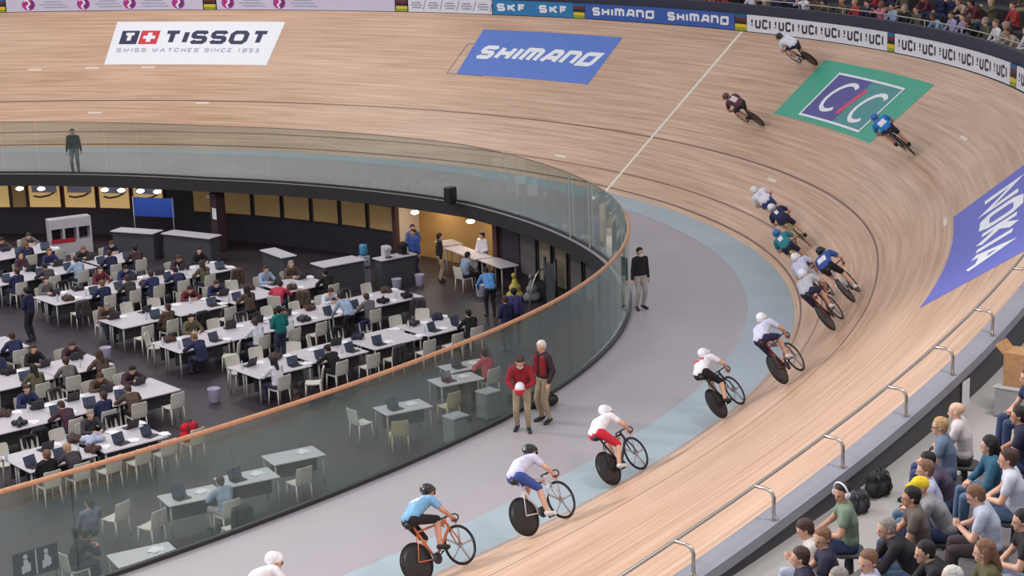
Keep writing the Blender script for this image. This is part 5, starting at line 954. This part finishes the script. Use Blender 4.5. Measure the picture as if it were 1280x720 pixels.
# ---------------------------------------------------------------- spectators beyond the far boards
FT_ = [('white', W_), ('grey', tc['grey'][1]), ('black', BLK), ('pink', cloth('far_pink', 216, 120, 150)), ('maroon', tc['maroon'][1]), ('brown', tc['brown'][1]), ('pale blue', tc['pale blue'][1]), ('red', cloth('far_red', 172, 56, 60)), ('lilac', cloth('far_lilac', 176, 166, 206)), ('navy', NVY), ('beige', cloth('beige', 186, 164, 142)), ('orange', cloth('far_orange', 182, 96, 64)), ('olive', tc['olive'][1])]
for row in range(6):
    ss = -24.5 + R.uniform(0, .3); k = 0
    while ss < 6:
        if in_frame(outer(ss, 1.25 + .8*row, 1.15 + .42*(row+1)) - V(0,0,.6), 8) and R.random() < .92:
            q, T = plan(ss); N = np.array([T[1], -T[0]]); z = .1 + .42*(row+1); tn, tm = R.choice(FT_)
            p = outer(ss, 1.25 + .8*row, z); p2 = p - V(N[0], N[1], 0)*.0; p2[2] = p[2] - .46; pose = R.choice(('far_lap', 'far_lap', 'far_lean', 'far_clap'))
            person(pose, facing(p2 , -N), 'far spectator in %s top, %s from right, %s row above the boards' % (tn, ORD[k], ORD[row]), tm, R.choice((JEAN, DTR, KHAKI, NJ)), R.choice((0, 0, 1, 2, 3)), R.choice((0, 0, 1, 1, 2, 3, 4)), parts=False, group='spectators above the far boards'); k += 1
        ss += .56
# ---------------------------------------------------------------- camera and light
cam = bpy.data.cameras.new('camera'); cam.sensor_width = 36; cam.lens = f*36/1280; cam.clip_end = 400
co = bpy.data.objects.new('camera', cam); COL.objects.link(co)
bk = -_fw
co.matrix_world = Matrix(((RT[0], UP[0], bk[0], CX), (RT[1], UP[1], bk[1], CY), (RT[2], UP[2], bk[2], HH), (0, 0, 0, 1)))
SC.camera = co
w = bpy.data.worlds.new('hall'); SC.world = w; w.use_nodes = True
w.node_tree.nodes['Background'].inputs['Color'].default_value = (.92, .95, 1, 1); w.node_tree.nodes['Background'].inputs['Strength'].default_value = .62
for (x, y, z, P) in ((-20, 36, 19, 1500), (-4, 32, 19, 1300), (6, 16, 19, 1000), (20, 22, 19, 1100), (-38, 26, 17, 900), (-30, 46, 19, 1200), (14, 2, 18, 600)):
    l = bpy.data.lights.new('arena_lamp', 'AREA'); l.shape = 'RECTANGLE'; l.size = 4.0; l.size_y = 2.0; l.energy = P; l.color = (1, .96, .92)
    lo = bpy.data.objects.new('arena_lamp', l); COL.objects.link(lo); lo.location = (x, y, z)
for P0_, A_ in (((6, 34, 15), (-33, 27, 3)),):
    l = bpy.data.lights.new('near_track_fill', 'SPOT'); l.energy = 38000; l.spot_size = math.radians(40); l.spot_blend = .8; l.shadow_soft_size = 1.5; l.color = (1, .97, .94)  # added unseen fill, brightens the near straight and its stand
    lo = bpy.data.objects.new('near_track_fill', l); COL.objects.link(lo); lo.location = P0_; lo.rotation_euler = (Vector(A_) - Vector(P0_)).to_track_quat('-Z', 'Y').to_euler()
for s_ in (-2.0, -5.2):
    l = bpy.data.lights.new('alcove_fill', 'AREA'); l.size = .5; l.energy = 22; l.color = (1, .86, .66); lo = bpy.data.objects.new('alcove_fill', l); COL.objects.link(lo); lo.location = rim0(s_, 1.0, -.5)  # added fill lights, boosting the small soffit lamps inside the alcove
vs = SC.view_settings; SC.display_settings.display_device = 'sRGB'; vs.view_transform = 'Standard'; vs.look = 'None'; vs.exposure = 0.0; vs.gamma = 1; vs.use_curve_mapping = False
SC.cycles.max_bounces = 8; SC.cycles.transparent_max_bounces = 16; SC.cycles.use_denoising = True
